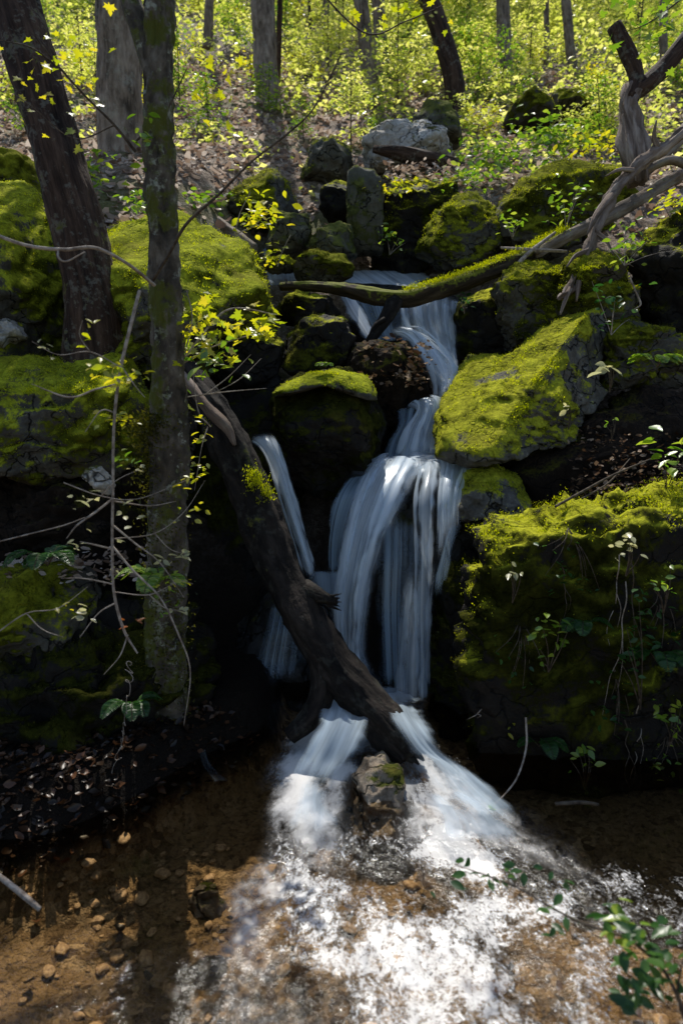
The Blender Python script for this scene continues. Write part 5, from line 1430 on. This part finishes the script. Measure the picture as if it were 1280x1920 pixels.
# ivy and roots on the right wall
for i, (bx, n, Y, lm, sz, lb) in enumerate([
    ((1205, 810, 1290, 895), 16, 3.05, 'leaf_mid', .075, 'bright broad-leaved seedling on the moss edge at the right'),
    ((1135, 1000, 1210, 1050), 14, 2.62, 'leaf_pale', .045, 'pale-leaved ivy sprig near the top of the right bank wall'),
    ((985, 1140, 1070, 1230), 26, 2.66, 'leaf_mid', .042, 'cluster of green ivy leaves in the middle of the right bank wall'),
    ((1215, 1060, 1270, 1120), 9, 2.62, 'leaf_mid', .045, 'few green ivy leaves at the right edge of the right bank wall'),
    ((1060, 1390, 1130, 1450), 18, 2.68, 'leaf_mid', .042, 'low ivy sprig near the foot of the right bank wall'),
    ((1215, 1300, 1290, 1370), 26, 2.62, 'leaf_mid', .04, 'dense small ivy at the lower right of the right bank wall'),
    ((940, 1060, 980, 1100), 5, 2.72, 'leaf_pale', .04, 'two or three pale leaves under the mossy corner of the right bank wall'),
    ((920, 1320, 970, 1380), 8, 2.8, 'leaf_yellow', .03, 'yellowing sprig low beside the main fall'),
    ((1115, 685, 1170, 705), 6, 3.6, 'leaf_pale', .075, 'pale broad-leaved seedling in front of the dim mossy boulder'),
    ((1050, 760, 1080, 775), 4, 3.7, 'leaf_pale', .05, 'tiny pale seedling against the bare grey flank'),
    ((1130, 780, 1160, 800), 5, 3.7, 'leaf_mid', .04, 'tiny green seedling in the litter of the right recess'),
    ((1160, 1080, 1240, 1300), 40, 2.64, 'leaf_deep', .042, 'scattered dark ivy on the shaded right bank wall'),
]):
    b = at((bx[0] + bx[2]) / 2, bx[3] + 30, Y + .04)
    pos = cluster(bx, n, Y, 130 + i, .03)
    tips = pos[:5]
    twig('ivy' if 'ivy' in lb else 'seedling', [([b, (b + t) / 2 + np.array((.005, -.01, .01)), t], [.003, .002, .001]) for t in tips], [(pos, sz, OVAL, lm)], lb, mat='twig_dark', cat='ivy' if 'ivy' in lb else 'seedling')
def fern(box_c, Y, n, L, label, mat, seed):
    r_ = np.random.default_rng(seed)
    b = at(box_c[0], box_c[1], Y)
    stems, pos, dr, nm = [], [], [], []
    for i in range(n):
        a = r_.uniform(-2.6, -.5) if i % 3 else r_.uniform(0, 6.28)
        h = np.array((math.cos(a), math.sin(a), 0))
        l_ = L * r_.uniform(.6, 1.1)
        pts = [b, b + h * l_ * .4 + np.array((0, 0, l_ * .42)), b + h * l_ * .8 + np.array((0, 0, l_ * .42)), b + h * l_ * 1.1 + np.array((0, 0, l_ * .18))]
        stems.append((pts, [.002, .0016, .001, .0006]))
        c = spline(pts, 26)
        tg = np.gradient(c, axis=0); tg /= np.linalg.norm(tg, axis=1)[:, None]
        sd = np.cross(tg, (0, 0, 1.0)); sd /= np.maximum(np.linalg.norm(sd, axis=1), 1e-6)[:, None]
        for k in range(5, 26):
            for sg in (-1, 1):
                pos.append(c[k]); dr.append(sd[k] * sg + tg[k] * .35); nm.append(np.cross(tg[k], sd[k]) * -1 + r_.normal(size=3) * .15)
                stems_len = l_ * .26 * math.sin((26 - k) / 21 * 2.6) + .008
                pos[-1] = np.append(pos[-1], stems_len)
    T = Tubes()
    for p, r in stems: T.add(p, r, seg=5, rings=12, cap=False)
    root = empty('fern', b, label, 'fern')
    T.build('stem', M['twig_dark'], root, b)
    pos = np.array(pos)
    tm = (OVAL[0] * np.array((.6, 1, 1)), OVAL[1])
    leaf_mesh('frond', pos[:, :3], np.array(dr), np.array(nm), pos[:, 3], tm, M[mat], root, b)


fern((300, 1100), 2.72, 7, .16, 'dim fern spreading against the mossy foot of the slender grey tree', 'leaf_mid', 1)
fern((90, 1060), 2.95, 7, .17, 'dim fern on the shaded ledge above the low dark mossy boulder', 'leaf_deep', 2)
fern((250, 1330), 2.62, 6, .15, 'dark fern low on the shaded rock bank under the curly tendril', 'leaf_deep', 3)
fern((1090, 1180), 2.76, 6, .13, 'small fern rooted in the middle of the shaded right bank wall', 'leaf_deep', 4)
fern((1230, 1240), 2.74, 7, .16, 'larger dark fern near the right edge of the shaded right bank wall', 'leaf_deep', 5)
fern((1010, 1400), 2.76, 6, .12, 'small low fern on the right bank wall above the foam', 'leaf_deep', 6)
fern((610, 690), 3.9, 5, .06, 'tiny fern sprouting behind the bright moss cap', 'leaf_mid', 7)
fern((1230, 690), 3.95, 6, .16, 'fern at the foot of the dim mossy boulder on the right', 'leaf_mid', 8)
for i, (bx, n, lm, sz, lb) in enumerate([
    ((1010, 1010, 1120, 1130), 34, 'leaf_deep', .030, 'tiny dark creeper leaves just under the moss edge of the right bank wall'),
    ((1180, 1120, 1280, 1230), 44, 'leaf_deep', .034, 'creeper leaves thick at the right edge of the right bank wall'),
    ((1090, 1260, 1200, 1390), 46, 'leaf_deep', .030, 'tiny dark creeper leaves in the lower middle of the right bank wall'),
    ((930, 1180, 1020, 1300), 26, 'leaf_deep', .028, 'few tiny creeper leaves near the waterfall side of the right bank wall'),
    ((1200, 1380, 1290, 1470), 36, 'leaf_mid', .028, 'small bright creeper leaves at the lower right foot of the right bank wall'),
]):
    pos = cluster(bx, n, 2.74, 330 + i, .035)
    b = at((bx[0] + bx[2]) / 2, bx[1] - 20, 2.8)
    twig('creeper', [([b, (b + t) / 2 + np.array((.01, -.02, 0)), t], [.0022, .0016, .0008]) for t in pos[:9]], [(pos, sz, OVAL, lm)], lb, mat='twig_dark', cat='creeper')
rr_ = random.Random(3)
for i, (u, v0, v1, dx) in enumerate([(1160, 1040, 1210, -22), (1182, 1050, 1300, 8), (1172, 1090, 1340, -40), (1052, 1060, 1165, 6), (1198, 1320, 1460, -14), (1170, 1350, 1500, 10), (902, 1330, 1350, -30)]):
    n = 7
    kink = [rr_.uniform(-6, 6) for _ in range(n + 1)]
    pts = [at(u + dx * (k / n) ** 1.5 + kink[k] * (k > 0), v0 + (v1 - v0) * k / n, 2.74 + rr_.uniform(-.03, .03)) for k in range(n + 1)]
    side = [at(u + dx * .3 + kink[3], v0 + (v1 - v0) * 3 / n, 2.74), at(u + dx * .5 + 14, v0 + (v1 - v0) * .6, 2.72), at(u + dx * .6 + 10, v0 + (v1 - v0) * .8, 2.74)]
    side[0] = pts[3]
    twig('hanging_root', [(pts, [.0026, .002, .0015, .0006]), (side, [.0016, .001, .0005])], [], 'thin bare root hanging down the right bank wall', mat='twig_dark' if i % 2 else 'twig', cat='root', group='roots on the right bank wall')
twig('bent_stem', [(pp((985, 1345, 2.62), (986, 1400, 2.58), (970, 1455, 2.5), (945, 1490, 2.45), (922, 1512, 2.42)), [.004, .004, .0035, .003, .002])], [(cluster((910, 1505, 935, 1520), 6, 2.42, 77, .01), .025, OVAL, 'leaf_mid')], 'single bent yellow stem dipping into the foam at the right', cat='stem')
twig('dry_twig', [(pp((345, 745, 3.2), (420, 735, 3.3), (500, 728, 3.4)), [.003, .003, .001]), (pp((385, 740, 3.25), (430, 705, 3.3), (470, 665, 3.35)), [.003, .002, .001]), (pp((400, 738, 3.25), (450, 710, 3.3), (490, 672, 3.4)), [.002, .002, .001])], [], 'dry forked twig above the upper end of the fallen forked log')
twig('dry_twig', [(pp((1180, 520, 4.1), (1190, 545, 4.1), (1200, 570, 4.1), (1188, 580, 4.1)), [.004, .005, .005, .002])], [], 'pale crooked twig hanging on the black boulder at the right edge')
twig('dry_twig', [(pp((1040, 950, 2.95), (1085, 925, 3.0), (1150, 890, 3.1), (1220, 860, 3.3)), [.006, .006, .005, .003]), (pp((1090, 935, 2.98), (1140, 905, 3.1), (1180, 860, 3.3)), [.004, .004, .002])], [], 'dead twigs lying on the moss edge of the right bank wall', mat='twig_dark')
# foreground sapling at the lower right
FG = pp((1330, 2100, None, .0), (1300, 1960, 1.28), (1250, 1830, 1.30), (1180, 1760, 1.33), (1130, 1710, 1.35))
twig('leafy_sapling', [(FG, [.006, .005, .004, .003, .002]),
                       (pp((1290, 1940, 1.28), (1270, 1860, 1.25), (1285, 1780, 1.25)), [.004, .003, .001]),
                       (pp((1180, 1760, 1.33), (1090, 1730, 1.4), (1030, 1700, 1.46), (960, 1660, 1.52), (850, 1620, 1.6)), [.003, .003, .002, .002, .001])],
     [(cluster((1120, 1690, 1290, 1920), 70, 1.3, 90, .06), .042, OVAL, 'leaf_deep'), (cluster((1130, 1700, 1200, 1760), 16, 1.33, 91, .03), .04, OVAL, 'leaf_mid'),
      (cluster((1020, 1650, 1080, 1780), 14, 1.45, 92, .04), .036, OVAL, 'leaf_deep'), (cluster((840, 1600, 1000, 1680), 22, 1.56, 93, .04), .032, OVAL, 'leaf_deep')],
     'deep green leafy sapling leaning over the pool at the lower right', cat='sapling', mat='twig_dark')

# ------------------------------------------------------------------ render settings
scene.render.engine = 'CYCLES'
c = scene.cycles
c.use_denoising = True
c.transparent_max_bounces = 20
c.max_bounces = 7
c.diffuse_bounces = 3
c.glossy_bounces = 3
c.transmission_bounces = 4
c.caustics_reflective = False
c.caustics_refractive = False
c.sample_clamp_indirect = 4
scene.view_settings.view_transform = 'Standard'
scene.view_settings.look = 'None'
scene.view_settings.exposure = 0
scene.view_settings.gamma = 1
